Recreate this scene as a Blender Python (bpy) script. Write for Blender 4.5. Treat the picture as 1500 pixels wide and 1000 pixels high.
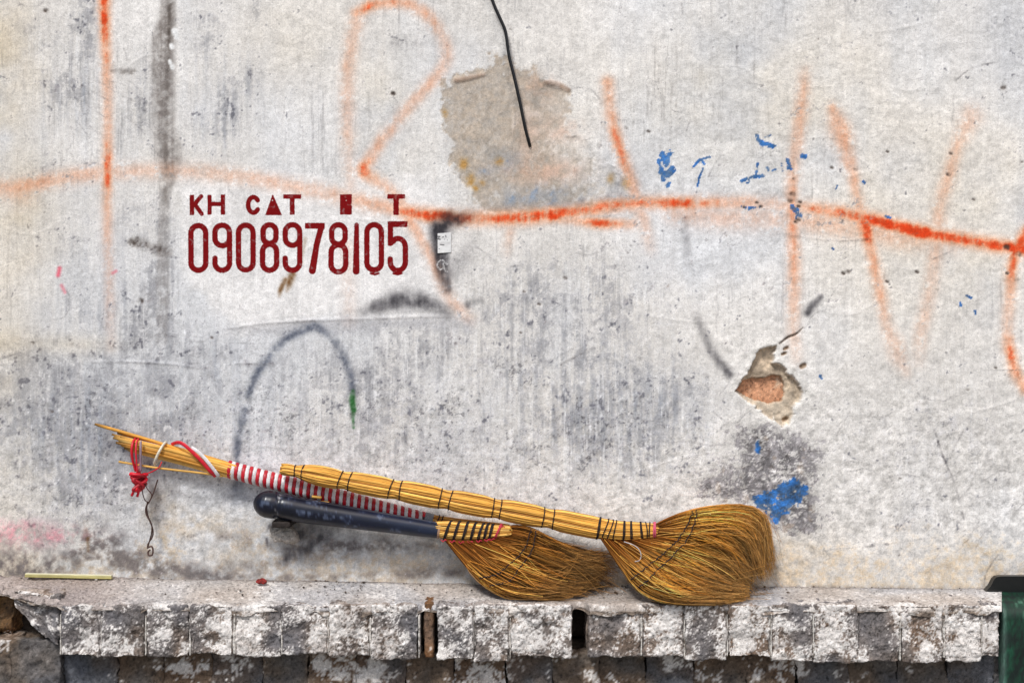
import bpy, math, random
import numpy as np
from mathutils import Vector

# ------------------------------------------------------------------ scene, camera, light
scene = bpy.context.scene
for o in list(bpy.data.objects):
    bpy.data.objects.remove(o, do_unlink=True)
COL = scene.collection
S = 0.0012            # metres per photo pixel on the wall plane
D = 2.2               # camera to wall
CZ = 0.95             # camera height above the pavement

cam = bpy.data.cameras.new('camera')
cam.sensor_width = 36.0
cam.lens = 36.0 * D / (1500 * S)
cam.clip_start = 0.05
cam.clip_end = 500
cam_o = bpy.data.objects.new('camera', cam)
COL.objects.link(cam_o)
cam_o.location = (0, -D, CZ)
cam_o.rotation_euler = (math.radians(90), 0, 0)
scene.camera = cam_o

SUN_EL, SUN_AZ = 52.0, -28.0     # azimuth measured from straight behind the camera, negative = from the left
world = bpy.data.worlds.new('World')
scene.world = world
world.use_nodes = True
wn = world.node_tree.nodes
wl = world.node_tree.links
bg = wn['Background']
sky = wn.new('ShaderNodeTexSky')
sky.sky_type = 'NISHITA'
sky.sun_disc = False
sky.sun_elevation = math.radians(SUN_EL)
sky.sun_rotation = math.radians(180 + SUN_AZ)
sky.air_density = 1.0
sky.dust_density = 2.5
sky.ozone_density = 0.6
wl.new(sky.outputs['Color'], bg.inputs['Color'])
bg.inputs['Strength'].default_value = 0.055

sun = bpy.data.lights.new('sun', 'SUN')
sun.energy = 1.5
sun.angle = math.radians(12)
sun.color = (1.0, 0.985, 0.962)
sun_o = bpy.data.objects.new('sun', sun)
COL.objects.link(sun_o)
el, az = math.radians(SUN_EL), math.radians(SUN_AZ)
to_sun = Vector((math.sin(az) * math.cos(el), -math.cos(az) * math.cos(el), math.sin(el)))
sun_o.rotation_euler = to_sun.to_track_quat('Z', 'Y').to_euler()
sun_o.location = to_sun * 6

scene.render.engine = 'CYCLES'
scene.view_settings.view_transform = 'Standard'
scene.view_settings.look = 'None'
scene.view_settings.gamma = 1.0
scene.view_settings.use_curve_mapping = False
scene.view_settings.exposure = 1.04

# ------------------------------------------------------------------ noise
_rng = np.random.default_rng(7)
_T2 = _rng.random((512, 512)).astype(np.float32) * 2 - 1
_T3 = _rng.random((64, 64, 64)).astype(np.float32) * 2 - 1

def vn2(x, y, seed=0):
    x = np.asarray(x, np.float32); y = np.asarray(y, np.float32)
    x, y = np.broadcast_arrays(x, y)
    xf = np.floor(x); yf = np.floor(y)
    fx = x - xf; fy = y - yf
    fx = fx * fx * (3 - 2 * fx); fy = fy * fy * (3 - 2 * fy)
    xi = (xf.astype(np.int32) + seed * 71) & 511
    yi = (yf.astype(np.int32) + seed * 131) & 511
    x1 = (xi + 1) & 511; y1 = (yi + 1) & 511
    a = _T2[yi, xi] * (1 - fx) + _T2[yi, x1] * fx
    b = _T2[y1, xi] * (1 - fx) + _T2[y1, x1] * fx
    return a * (1 - fy) + b * fy

def fbm(x, y, octv=4, seed=0, gain=0.5):
    s = 0; a = 1.0; tot = 0
    for i in range(octv):
        s = s + a * vn2(x * 2 ** i + 13.7 * i, y * 2 ** i + 7.3 * i, seed + i)
        tot += a * a
        a *= gain
    return s / math.sqrt(tot) * 1.3

def vn3(p, seed=0):
    p = np.asarray(p, np.float32)
    f = np.floor(p); t = p - f
    t = t * t * (3 - 2 * t)
    i = (f.astype(np.int32) + seed * 17) & 63
    j = (i + 1) & 63
    x0, y0, z0 = i[:, 0], i[:, 1], i[:, 2]
    x1, y1, z1 = j[:, 0], j[:, 1], j[:, 2]
    tx, ty, tz = t[:, 0], t[:, 1], t[:, 2]
    c00 = _T3[x0, y0, z0] * (1 - tx) + _T3[x1, y0, z0] * tx
    c10 = _T3[x0, y1, z0] * (1 - tx) + _T3[x1, y1, z0] * tx
    c01 = _T3[x0, y0, z1] * (1 - tx) + _T3[x1, y0, z1] * tx
    c11 = _T3[x0, y1, z1] * (1 - tx) + _T3[x1, y1, z1] * tx
    return (c00 * (1 - ty) + c10 * ty) * (1 - tz) + (c01 * (1 - ty) + c11 * ty) * tz

def fbm3(p, scale, octv=4, seed=0, gain=0.55):
    s = 0; a = 1.0; tot = 0
    for k in range(octv):
        s = s + a * vn3(p * scale * 2 ** k + 5.3 * k, seed + k)
        tot += a * a
        a *= gain
    return s / math.sqrt(tot) * 1.3

def sstep(x, a, b):
    t = np.clip((x - a) / (b - a), 0, 1)
    return t * t * (3 - 2 * t)

def lin(c):
    c = np.clip(np.asarray(c, np.float32), 0, 1)
    return np.where(c <= 0.04045, c / 12.92, ((c + 0.055) / 1.055) ** 2.4)

def rgb(r, g, b):
    return np.array((r / 255., g / 255., b / 255.), np.float32)

# ------------------------------------------------------------------ mesh helpers
def P(px, py, d=0.0):
    """photo pixel -> point lying d metres in front of the wall plane"""
    k = (D - d) / D
    return np.array(((px - 750) * S * k, -d, CZ - (py - 500) * S * k))

def mesh_from(name, verts, faces, col=None, smooth=True, extra=None):
    """verts (n,3), faces (m,4) or (m,3) int arrays or list of such arrays"""
    if not isinstance(faces, (list, tuple)):
        faces = [faces]
    me = bpy.data.meshes.new(name)
    verts = np.ascontiguousarray(verts, np.float32)
    me.vertices.add(len(verts))
    me.vertices.foreach_set('co', verts.ravel())
    loops = np.concatenate([f.ravel() for f in faces]).astype(np.int32)
    sizes = np.concatenate([np.full(len(f), f.shape[1], np.int32) for f in faces])
    starts = np.concatenate([[0], np.cumsum(sizes)[:-1]]).astype(np.int32)
    me.loops.add(len(loops))
    me.loops.foreach_set('vertex_index', loops)
    me.polygons.add(len(sizes))
    me.polygons.foreach_set('loop_start', starts)
    me.polygons.foreach_set('loop_total', sizes)
    me.polygons.foreach_set('use_smooth', np.full(len(sizes), smooth, bool))
    me.update(calc_edges=True)
    if col is not None:
        col = np.asarray(col, np.float32)
        if col.ndim == 1:
            col = np.tile(col, (len(verts), 1))
        c4 = np.ones((len(verts), 4), np.float32)
        c4[:, :3] = lin(col)
        a = me.attributes.new('col', 'FLOAT_COLOR', 'POINT')
        a.data.foreach_set('color', c4.ravel())
    for k, v in (extra or {}).items():
        a = me.attributes.new(k, 'FLOAT', 'POINT')
        a.data.foreach_set('value', np.ascontiguousarray(v, np.float32).ravel())
    me.validate()
    return me

def obj(name, me, mat, parent=None):
    o = bpy.data.objects.new(name, me)
    COL.objects.link(o)
    if mat is not None and me is not None:
        if len(me.materials) == 0:
            me.materials.append(mat)
    if parent is not None:
        o.parent = parent
    return o

def thing(name, label, cat, group=None, loc=(0, 0, 0)):
    o = bpy.data.objects.new(name, None)
    o.empty_display_size = 0.05
    COL.objects.link(o)
    o.location = loc
    return tag(o, label, cat, group)

def tag(o, label, cat, group=None):
    o['label'] = label
    o['category'] = cat
    if group:
        o['group'] = group
    return o

def grid_faces(nr, nc, wrap=False):
    r = np.arange(nr - 1)[:, None]
    c = np.arange(nc if wrap else nc - 1)[None, :]
    c2 = (c + 1) % nc
    return np.stack([(r * nc + c), (r * nc + c2), ((r + 1) * nc + c2), ((r + 1) * nc + c)], -1).reshape(-1, 4)

def catmull(pts, n):
    p = np.asarray(pts, float)
    if len(p) == 2:
        t = np.linspace(0, 1, n)[:, None]
        return p[0] * (1 - t) + p[1] * t
    seg = np.r_[0, np.cumsum(np.linalg.norm(np.diff(p[:, :2], axis=0), axis=1) + 1e-6)]
    q = np.linspace(0, seg[-1], n)
    ext = np.vstack([2 * p[0] - p[1], p, 2 * p[-1] - p[-2]])
    i = np.clip(np.searchsorted(seg, q, side='right') - 1, 0, len(p) - 2)
    t = ((q - seg[i]) / (seg[i + 1] - seg[i]))[:, None]
    p0, p1, p2, p3 = ext[i], ext[i + 1], ext[i + 2], ext[i + 3]
    return 0.5 * ((2 * p1) + (-p0 + p2) * t + (2 * p0 - 5 * p1 + 4 * p2 - p3) * t ** 2 + (-p0 + 3 * p1 - 3 * p2 + p3) * t ** 3)

def frames(path, ref=(0, 1.0, 0)):
    t = np.gradient(path, axis=0)
    t /= np.linalg.norm(t, axis=1)[:, None] + 1e-12
    n = np.cross(t, np.array(ref, float))
    ln = np.linalg.norm(n, axis=1)
    n[ln < 1e-3] = (1, 0, 0)
    n /= np.linalg.norm(n, axis=1)[:, None]
    b = np.cross(t, n)
    return t, n, b

class MB:
    """collects tubes / grids into one mesh"""
    def __init__(self):
        self.v = []; self.f = []; self.c = []; self.n = 0
    def add(self, v, f, c):
        self.v.append(np.asarray(v, np.float32))
        self.f += [x + self.n for x in (f if isinstance(f, list) else [f])]
        c = np.asarray(c, np.float32)
        if c.ndim == 1:
            c = np.tile(c, (len(v), 1))
        self.c.append(c)
        self.n += len(v)
    def tube(self, path, r, sides=6, col=(.5, .5, .5), caps=True, flat=1.0, endcol=None, ref=(0, 1.0, 0)):
        path = np.asarray(path, float)
        m = len(path)
        r = np.broadcast_to(np.asarray(r, float), (m,))
        t, n, b = frames(path, ref)
        a = np.linspace(0, 2 * math.pi, sides, endpoint=False)
        v = path[:, None, :] + r[:, None, None] * (np.cos(a)[None, :, None] * n[:, None, :] + flat * np.sin(a)[None, :, None] * b[:, None, :])
        v = v.reshape(-1, 3)
        f = [grid_faces(m, sides, True)]
        col = np.asarray(col, np.float32)
        if col.ndim == 1:
            cc = np.tile(col, (m * sides, 1))
        else:
            cc = np.repeat(col, sides, axis=0)
        if caps:
            ec = cc[0] if endcol is None else np.asarray(endcol)
            v = np.vstack([v, path[:1], path[-1:]])
            cc = np.vstack([cc, ec[None], ec[None]])
            k = m * sides
            i = np.arange(sides); j = (i + 1) % sides
            f.append(np.stack([np.full(sides, k), j, i], -1))
            f.append(np.stack([np.full(sides, k + 1), (m - 1) * sides + i, (m - 1) * sides + j], -1))
        self.add(v, f, cc)
    def mesh(self, name, smooth=True):
        q = [x for x in self.f if x.shape[1] == 4]
        t = [x for x in self.f if x.shape[1] == 3]
        fs = []
        if q: fs.append(np.concatenate(q))
        if t: fs.append(np.concatenate(t))
        return mesh_from(name, np.concatenate(self.v), fs, np.concatenate(self.c), smooth)

# ------------------------------------------------------------------ materials
def surf_mat(name, rough=0.85, spec=0.3, fine=900.0, fine_amt=0.10, mid=220.0, mid_amt=0.08, bump=0.25, bump_dist=0.0006,
             stretch=(1, 1, 1), tint=None, coat=0.0):
    """attribute colour broken up by fine procedural grain, with fine bump"""
    m = bpy.data.materials.new(name)
    m.use_nodes = True
    nt = m.node_tree; N = nt.nodes; L = nt.links
    bs = N['Principled BSDF']
    bs.inputs['Roughness'].default_value = rough
    bs.inputs['Specular IOR Level'].default_value = spec
    if coat:
        bs.inputs['Coat Weight'].default_value = coat
        bs.inputs['Coat Roughness'].default_value = 0.2
    at = N.new('ShaderNodeAttribute'); at.attribute_name = 'col'
    tc = N.new('ShaderNodeTexCoord')
    mp = N.new('ShaderNodeMapping'); mp.inputs['Scale'].default_value = stretch
    L.new(tc.outputs['Object'], mp.inputs['Vector'])
    n1 = N.new('ShaderNodeTexNoise'); n1.inputs['Scale'].default_value = fine; n1.inputs['Detail'].default_value = 2
    n2 = N.new('ShaderNodeTexNoise'); n2.inputs['Scale'].default_value = mid; n2.inputs['Detail'].default_value = 4
    for n in (n1, n2):
        L.new(mp.outputs['Vector'], n.inputs['Vector'])
    r1 = N.new('ShaderNodeMapRange'); r1.inputs['From Min'].default_value = .3; r1.inputs['From Max'].default_value = .7
    r1.inputs['To Min'].default_value = 1 - fine_amt; r1.inputs['To Max'].default_value = 1 + fine_amt
    r2 = N.new('ShaderNodeMapRange'); r2.inputs['From Min'].default_value = .3; r2.inputs['From Max'].default_value = .7
    r2.inputs['To Min'].default_value = 1 - mid_amt; r2.inputs['To Max'].default_value = 1 + mid_amt
    L.new(n1.outputs['Fac'], r1.inputs['Value']); L.new(n2.outputs['Fac'], r2.inputs['Value'])
    mu = N.new('ShaderNodeMath'); mu.operation = 'MULTIPLY'
    L.new(r1.outputs[0], mu.inputs[0]); L.new(r2.outputs[0], mu.inputs[1])
    vm = N.new('ShaderNodeVectorMath'); vm.operation = 'SCALE'
    L.new(at.outputs['Color'], vm.inputs[0]); L.new(mu.outputs[0], vm.inputs['Scale'])
    out = vm.outputs[0]
    L.new(out, bs.inputs['Base Color'])
    bp = N.new('ShaderNodeBump'); bp.inputs['Strength'].default_value = bump; bp.inputs['Distance'].default_value = bump_dist
    ad = N.new('ShaderNodeMath'); ad.operation = 'ADD'
    L.new(n1.outputs['Fac'], ad.inputs[0]); L.new(n2.outputs['Fac'], ad.inputs[1])
    L.new(ad.outputs[0], bp.inputs['Height']); L.new(bp.outputs['Normal'], bs.inputs['Normal'])
    return m

M = {}
M['masonry'] = surf_mat('rough_masonry', .92, .2, 600, .18, 190, .16, .6, .0014)
def add_flecks(m, scale, lo, hi, plo, phi):
    nt = m.node_tree; N = nt.nodes; L = nt.links
    bs = N['Principled BSDF']
    base = bs.inputs['Base Color'].links[0].from_socket
    tc = N.new('ShaderNodeTexCoord')
    nz = N.new('ShaderNodeTexNoise'); nz.inputs['Scale'].default_value = scale; nz.inputs['Detail'].default_value = 5; nz.inputs['Roughness'].default_value = .7
    L.new(tc.outputs['Object'], nz.inputs['Vector'])
    r1 = N.new('ShaderNodeMapRange'); r1.inputs['From Min'].default_value = lo; r1.inputs['From Max'].default_value = hi
    r1.inputs['To Min'].default_value = 1.0; r1.inputs['To Max'].default_value = 1.45
    r2 = N.new('ShaderNodeMapRange'); r2.inputs['From Min'].default_value = plo; r2.inputs['From Max'].default_value = phi
    r2.inputs['To Min'].default_value = .5; r2.inputs['To Max'].default_value = 1.0
    L.new(nz.outputs['Fac'], r1.inputs['Value']); L.new(nz.outputs['Fac'], r2.inputs['Value'])
    mu = N.new('ShaderNodeMath'); mu.operation = 'MULTIPLY'
    L.new(r1.outputs[0], mu.inputs[0]); L.new(r2.outputs[0], mu.inputs[1])
    vm = N.new('ShaderNodeVectorMath'); vm.operation = 'SCALE'
    L.new(base, vm.inputs[0]); L.new(mu.outputs[0], vm.inputs['Scale'])
    mn = N.new('ShaderNodeVectorMath'); mn.operation = 'MINIMUM'; mn.inputs[1].default_value = (.86, .85, .84)
    L.new(vm.outputs[0], mn.inputs[0])
    L.new(mn.outputs[0], bs.inputs['Base Color'])
    # pits also sink
    bp = N.new('ShaderNodeBump'); bp.inputs['Strength'].default_value = .7; bp.inputs['Distance'].default_value = .0022
    old = bs.inputs['Normal'].links[0].from_socket
    L.new(r2.outputs[0], bp.inputs['Height']); L.new(old, bp.inputs['Normal']); L.new(bp.outputs['Normal'], bs.inputs['Normal'])
add_flecks(M['masonry'], 210, .56, .66, .35, .43)
M['straw'] = surf_mat('dry_straw', .6, .3, 500, .16, 120, .16, .3, .0004, (0.12, 1, 1))
M['bristle'] = surf_mat('grass_bristle', .82, .12, 500, .10, 90, .10, .1, .0002)
M['cord'] = surf_mat('dark_cord', .8, .2, 900, .15, 300, .1, .4, .0004)
M['plastic'] = surf_mat('scuffed_plastic', .3, .5, 260, .10, 60, .22, .15, .0003, (0.35, 1, 1))
M['tape'] = surf_mat('woven_plastic_tape', .42, .45, 500, .14, 120, .16, .25, .0003)
M['metal'] = surf_mat('rusty_metal', .7, .35, 700, .2, 200, .2, .5, .0005)
M['green'] = surf_mat('brushed_green_paint', .55, .4, 420, .25, 90, .3, .4, .0006, (1, 1, .35))
M['paper'] = surf_mat('printed_paper', .75, .2, 900, .04, 200, .03, .05, .0001)

def wall_mat():
    m = surf_mat('limewashed_plaster', .93, .15, 480, .15, 170, .08, .6, .0009)
    nt = m.node_tree; N = nt.nodes; L = nt.links
    bs = N['Principled BSDF']
    base = bs.inputs['Base Color'].links[0].from_socket
    # vertical brush streaks, very fine
    tc = N.new('ShaderNodeTexCoord')
    mp = N.new('ShaderNodeMapping'); mp.inputs['Scale'].default_value = (420, 1, 22)
    L.new(tc.outputs['Object'], mp.inputs['Vector'])
    ns = N.new('ShaderNodeTexNoise'); ns.inputs['Scale'].default_value = 1.0; ns.inputs['Detail'].default_value = 3
    L.new(mp.outputs['Vector'], ns.inputs['Vector'])
    rr = N.new('ShaderNodeMapRange'); rr.inputs['From Min'].default_value = .3; rr.inputs['From Max'].default_value = .7
    rr.inputs['To Min'].default_value = .955; rr.inputs['To Max'].default_value = 1.045
    L.new(ns.outputs['Fac'], rr.inputs['Value'])
    sc = N.new('ShaderNodeVectorMath'); sc.operation = 'SCALE'
    L.new(base, sc.inputs[0]); L.new(rr.outputs[0], sc.inputs['Scale'])
    # stencilled lettering: signed distance (in mm-ish units) + ragged edge
    at = N.new('ShaderNodeAttribute'); at.attribute_name = 'stencil'
    n2 = N.new('ShaderNodeTexNoise'); n2.inputs['Scale'].default_value = 420; n2.inputs['Detail'].default_value = 2
    L.new(tc.outputs['Object'], n2.inputs['Vector'])
    ma = N.new('ShaderNodeMath'); ma.operation = 'MULTIPLY_ADD'
    L.new(n2.outputs['Fac'], ma.inputs[0]); ma.inputs[1].default_value = 1.6; 
    sb = N.new('ShaderNodeMath'); sb.operation = 'SUBTRACT'; sb.inputs[1].default_value = .8
    L.new(at.outputs['Fac'], sb.inputs[0]); L.new(sb.outputs[0], ma.inputs[2])
    r3 = N.new('ShaderNodeMapRange'); r3.inputs['From Min'].default_value = .45; r3.inputs['From Max'].default_value = -.45
    r3.inputs['To Min'].default_value = 0; r3.inputs['To Max'].default_value = 1
    L.new(ma.outputs[0], r3.inputs['Value'])
    n4 = N.new('ShaderNodeTexNoise'); n4.inputs['Scale'].default_value = 120; n4.inputs['Detail'].default_value = 5
    L.new(tc.outputs['Object'], n4.inputs['Vector'])
    r4 = N.new('ShaderNodeMapRange'); r4.inputs['From Min'].default_value = .25; r4.inputs['From Max'].default_value = .42
    r4.inputs['To Min'].default_value = .8; r4.inputs['To Max'].default_value = 1
    L.new(n4.outputs['Fac'], r4.inputs['Value'])
    mm = N.new('ShaderNodeMath'); mm.operation = 'MULTIPLY'
    L.new(r3.outputs[0], mm.inputs[0]); L.new(r4.outputs[0], mm.inputs[1])
    mix = N.new('ShaderNodeMix'); mix.data_type = 'RGBA'
    L.new(mm.outputs[0], mix.inputs['Factor']); L.new(sc.outputs[0], mix.inputs['A'])
    mix.inputs['B'].default_value = (*[float(x) for x in lin(rgb(122, 10, 14))], 1)
    L.new(mix.outputs['Result'], bs.inputs['Base Color'])
    return m
M['wall'] = wall_mat()

# ------------------------------------------------------------------ the wall
STEP = 1.5
def lines(a, b, step, lo, hi):
    core = np.arange(a, b + step, step)
    def outw(start, end, sgn):
        out = []; x = start; s = step
        while (x < end) if sgn > 0 else (x > end):
            s = min(s * 1.25, 30); x = x + sgn * s; out.append(x)
        return out
    return np.array(outw(a, lo, -1)[::-1] + list(core) + outw(core[-1], hi, 1)) if hi > b else np.array(outw(a, lo, -1)[::-1] + list(core))
U = lines(-30, 1530, STEP, -1700, 3200)
V = lines(-24, 884, STEP, -1500, 0)
UU, VV = np.meshgrid(U.astype(np.float32), V.astype(np.float32))
NR, NC = UU.shape

def win(x0, x1, y0, y1):
    a, b = np.searchsorted(U, x0), np.searchsorted(U, x1)
    c, d = np.searchsorted(V, y0), np.searchsorted(V, y1)
    return slice(c, d), slice(a, b)

def stroke(mask, pts, w=6, inten=1.0, p=2.0):
    wk = 1.34 if mask is org_ref[0] else (1.2 if mask is org_ref[1] else 1.0)
    """pts: (x, y[, intensity[, width]]) along a path; soft edged band, max-blended"""
    q = np.array([(t[0], t[1], t[2] if len(t) > 2 else inten, t[3] if len(t) > 3 else w) for t in pts], float)
    ln = np.sum(np.linalg.norm(np.diff(q[:, :2], axis=0), axis=1))
    c = catmull(q, max(4, int(ln / 2.2)))
    for x, y, i, ww in c:
        ww = max(ww, .6) * wk
        s = win(x - 2.6 * ww, x + 2.6 * ww, y - 2.6 * ww, y + 2.6 * ww)
        dd = ((UU[s] - x) ** 2 + (VV[s] - y) ** 2) / (ww * ww)
        np.maximum(mask[s], i * np.exp(-dd ** (p / 2)), out=mask[s])

org_ref = [None, None]
def blob(cx, cy, rx, ry, a=1.0):
    out = np.zeros_like(UU)
    s = win(cx - 3 * rx, cx + 3 * rx, cy - 3 * ry, cy + 3 * ry)
    out[s] = a * np.exp(-((UU[s] - cx) / rx) ** 2 - ((VV[s] - cy) / ry) ** 2)
    return out

def blobs(lst):
    m = np.zeros_like(UU)
    for b in lst:
        cx, cy, rx, ry, a = b
        s = win(cx - 3 * rx, cx + 3 * rx, cy - 3 * ry, cy + 3 * ry)
        g = a * np.exp(-((UU[s] - cx) / rx) ** 2 - ((VV[s] - cy) / ry) ** 2)
        m[s] = 1 - (1 - m[s]) * (1 - g)
    return m

def poly_sdf(poly, pad=40, wob=0.0, wscale=8.0, seed=3):
    poly = np.array(poly, float)
    s = win(poly[:, 0].min() - pad, poly[:, 0].max() + pad, poly[:, 1].min() - pad, poly[:, 1].max() + pad)
    x = UU[s] + wob * fbm(UU[s] / wscale, VV[s] / wscale, 4, seed)
    y = VV[s] + wob * fbm(UU[s] / wscale, VV[s] / wscale, 4, seed + 9)
    d = np.full(x.shape, 1e9); ins = np.zeros(x.shape, bool)
    for i in range(len(poly)):
        a = poly[i]; b = poly[(i + 1) % len(poly)]
        e = b - a
        t = np.clip(((x - a[0]) * e[0] + (y - a[1]) * e[1]) / (e @ e + 1e-9), 0, 1)
        d = np.minimum(d, np.hypot(x - a[0] - t * e[0], y - a[1] - t * e[1]))
        c = (a[1] > y) != (b[1] > y)
        xc = a[0] + (y - a[1]) / (b[1] - a[1] + 1e-9) * e[0]
        ins ^= c & (x < xc)
    out = np.full(UU.shape, 99.0, np.float32)
    out[s] = np.where(ins, -d, d)
    return out

def over(c, colr, mask):
    return c + (colr - c) * np.clip(mask, 0, 1)[..., None]

# noise fields -------------------------------------------------------------
n_big = fbm(UU / 260, VV / 260, 4, 1)
n_mid = fbm(UU / 60, VV / 60, 4, 5)
n_sm = fbm(UU / 14, VV / 14, 4, 9, .6)
n_fine = fbm(UU / 6, VV / 6, 3, 15, .8)
streak = fbm(UU / 7, VV / 95, 4, 21, .65)
streak2 = fbm(UU / 30, VV / 260, 3, 27)
warpx = UU + 14 * n_mid
warpy = VV + 14 * fbm(UU / 60, VV / 60, 3, 33)

col = np.ones(UU.shape + (3,), np.float32) * rgb(230, 228, 226)
# broad warm / cool drift of old limewash
col = over(col, rgb(222, 216, 207), np.clip(.25 + .5 * n_big, 0, .6))
col = over(col, rgb(206, 208, 211), np.clip(.2 - .6 * n_big + .25 * streak2, 0, .55))
# brushed streaks everywhere
col *= (1 + .022 * streak * (.6 + .6 * n_mid) + .022 * n_sm + .03 * n_mid)[..., None]

# grey, worn, cement showing through; top right also paints in corner falloff ---------------------------------------
grey = blobs([
    (110, 640, 150, 110, 1.0), (40, 560, 90, 70, .8), (250, 600, 120, 90, .55), (150, 760, 160, 70, .45), (300, 520, 80, 40, .4),
    (500, 545, 110, 60, .55), (620, 520, 120, 60, .45), (860, 420, 130, 60, .5), (740, 440, 80, 60, .35),
    (850, 560, 130, 110, .6), (960, 590, 70, 55, .55), (700, 640, 150, 90, .35), (900, 640, 110, 60, .5), (470, 620, 120, 70, .35),
    (560, 640, 90, 60, .45), (960, 690, 60, 40, .3), (690, 720, 100, 60, .25),
    (100, 140, 34, 34, .7), (40, 60, 50, 60, .45), (120, 60, 30, 60, .45), (205, 170, 26, 40, .6), (130, 30, 25, 40, .45), (210, 110, 20, 50, .35),
    (335, 160, 20, 45, .75), (365, 110, 25, 40, .5), (300, 60, 25, 40, .5), (375, 15, 12, 25, .6), (310, 190, 60, 60, .3), (300, 20, 40, 30, .3),
    (590, 66, 32, 18, .5), (640, 30, 20, 30, .3), (60, 240, 60, 70, .35), (90, 350, 70, 70, .4), (190, 320, 30, 90, .4),
    (235, 420, 36, 90, .5), (245, 340, 20, 60, .4), (130, 450, 60, 40, .4), (210, 480, 40, 60, .5),
    (1400, 680, 120, 80, .3), (1250, 650, 70, 70, .25), (1330, 780, 100, 60, .25), (1480, 60, 60, 100, .35), (1380, 30, 90, 40, .25),
    (1380, 590, 90, 60, .28), (1180, 20, 120, 40, .15), (760, 790, 120, 40, .3), (1020, 610, 40, 40, .3), (1010, 560, 30, 24, .5)])
leftlow = sstep(UU + 60 * n_mid, 430, 300) * sstep(VV + 40 * n_big, 470, 530)
rough = fbm(UU / 9, VV / 8, 5, 121, .78)
gn = grey * (.64 + .30 * streak * (1 - .85 * leftlow) + .30 * n_sm + .24 * n_mid + .42 * rough)
gsh = sstep(grey * .9 + .34 * rough + .20 * n_sm + .16 * streak * (1 - .9 * leftlow) + .14 * n_mid, .42, .72)
gsh2 = sstep(grey * .8 + .40 * fbm(UU / 16, VV / 22, 5, 131, .75) + .14 * streak * (1 - .9 * leftlow), .52, .86)
col = over(col, rgb(150, 149, 151), np.clip(.42 * gn + .34 * gsh * np.clip(grey * 2, 0, 1), 0, .97))
col = over(col, rgb(128, 128, 133), .38 * gsh2 * np.clip(grey * 1.6, 0, 1))
bl = blobs([(110, 640, 150, 90, .8), (240, 600, 90, 60, .5), (850, 570, 120, 90, .5), (100, 140, 50, 50, .8), (335, 150, 50, 70, .7), (130, 430, 60, 60, .7), (960, 600, 70, 50, .6), (370, 620, 90, 90, .3), (190, 180, 50, 60, .6), (300, 520, 80, 40, .4)])
col = over(col, rgb(146, 152, 162), np.clip(bl * (.15 + .6 * streak * (.6 + .5 * n_mid)), 0, .6))

# pepper of dark specks in the worn zones
pep = np.clip(grey * 1.1 + .10, 0, 1)
spk = sstep(n_fine + .55 * n_sm, 1.35 - .75 * pep, 2.1 - .75 * pep)
col = over(col, rgb(92, 92, 100), .75 * spk)
low = sstep(VV + 60 * n_mid, 500, 640)
spk2 = sstep(fbm(UU / 7, VV / 6, 5, 41, .8) + .35 * n_mid, .75, 1.35) * low * sstep(grey + .25, .3, .8)
col = over(col, rgb(104, 102, 106), .75 * spk2)
# white flecks left on worn zones
wf = sstep(fbm(UU / 9, VV / 11, 4, 51, .65), .75, 1.4) * np.clip(grey * 1.3, 0, 1)
col = over(col, rgb(226, 225, 224), .8 * wf)

dry = fbm(UU / 4.2, VV / 85, 4, 151, .8)
dmsk = np.clip(.35 + .7 * fbm(UU / 120, VV / 90, 3, 157), 0, 1) * (1 - .9 * leftlow)
col = over(col, rgb(236, 235, 233), .62 * sstep(dry, .35, 1.0) * np.clip(grey * 1.7, 0, 1) * (.4 + .6 * dmsk))
col = over(col, rgb(150, 148, 148), .42 * sstep(-dry, .45, 1.2) * dmsk * (1 - .6 * low) * sstep(VV, 900, 300))
# yellowed edge at far left, tan dirt close to the ledge
yel = blobs([(560, 180, 60, 150, .22), (1100, 140, 200, 120, .25), (1380, 330, 160, 160, .25), (420, 60, 80, 60, .2), (30, 330, 60, 90, .4), (0, 100, 50, 190, .55), (0, 520, 60, 60, .5), (20, 700, 40, 60, .3), (110, 505, 60, 14, .35), (0, 880, 60, 90, .8)])
col = over(col, rgb(206, 184, 146), yel * (.7 + .4 * n_mid))
tan = sstep(VV + 34 * n_mid + 16 * rough, 770, 850) * (.45 + .25 * n_sm + .35 * rough)
tan = np.maximum(tan, blobs([(300, 770, 60, 20, .55), (230, 745, 40, 30, .4), (340, 815, 60, 20, .4), (1150, 820, 90, 40, .55), (1080, 850, 60, 15, .5), (560, 835, 120, 20, .4)]) * (.7 + .5 * n_sm))
col = over(col, rgb(180, 160, 132), np.clip(tan, 0, .75))
damp = blobs([(500, 800, 40, 12, .7), (590, 800, 70, 10, .6), (640, 840, 90, 10, .5), (20, 835, 50, 20, .8), (170, 815, 60, 14, .7), (330, 790, 30, 14, .3), (1040, 858, 60, 6, .7), (1200, 862, 200, 5, .5), (140, 798, 46, 22, 1), (60, 828, 50, 12, .9), (230, 832, 60, 11, .9), (30, 800, 40, 20, .5), (300, 845, 60, 8, .8), (380, 830, 60, 12, .4), (420, 790, 60, 34, .45), (430, 845, 150, 8, .5), (500, 815, 60, 14, .25), (560, 790, 60, 14, .3), (860, 850, 50, 16, .4)])
col = over(col, rgb(104, 98, 97), np.clip(damp * (.75 + .7 * n_sm + .4 * rough), 0, .9))

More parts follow.
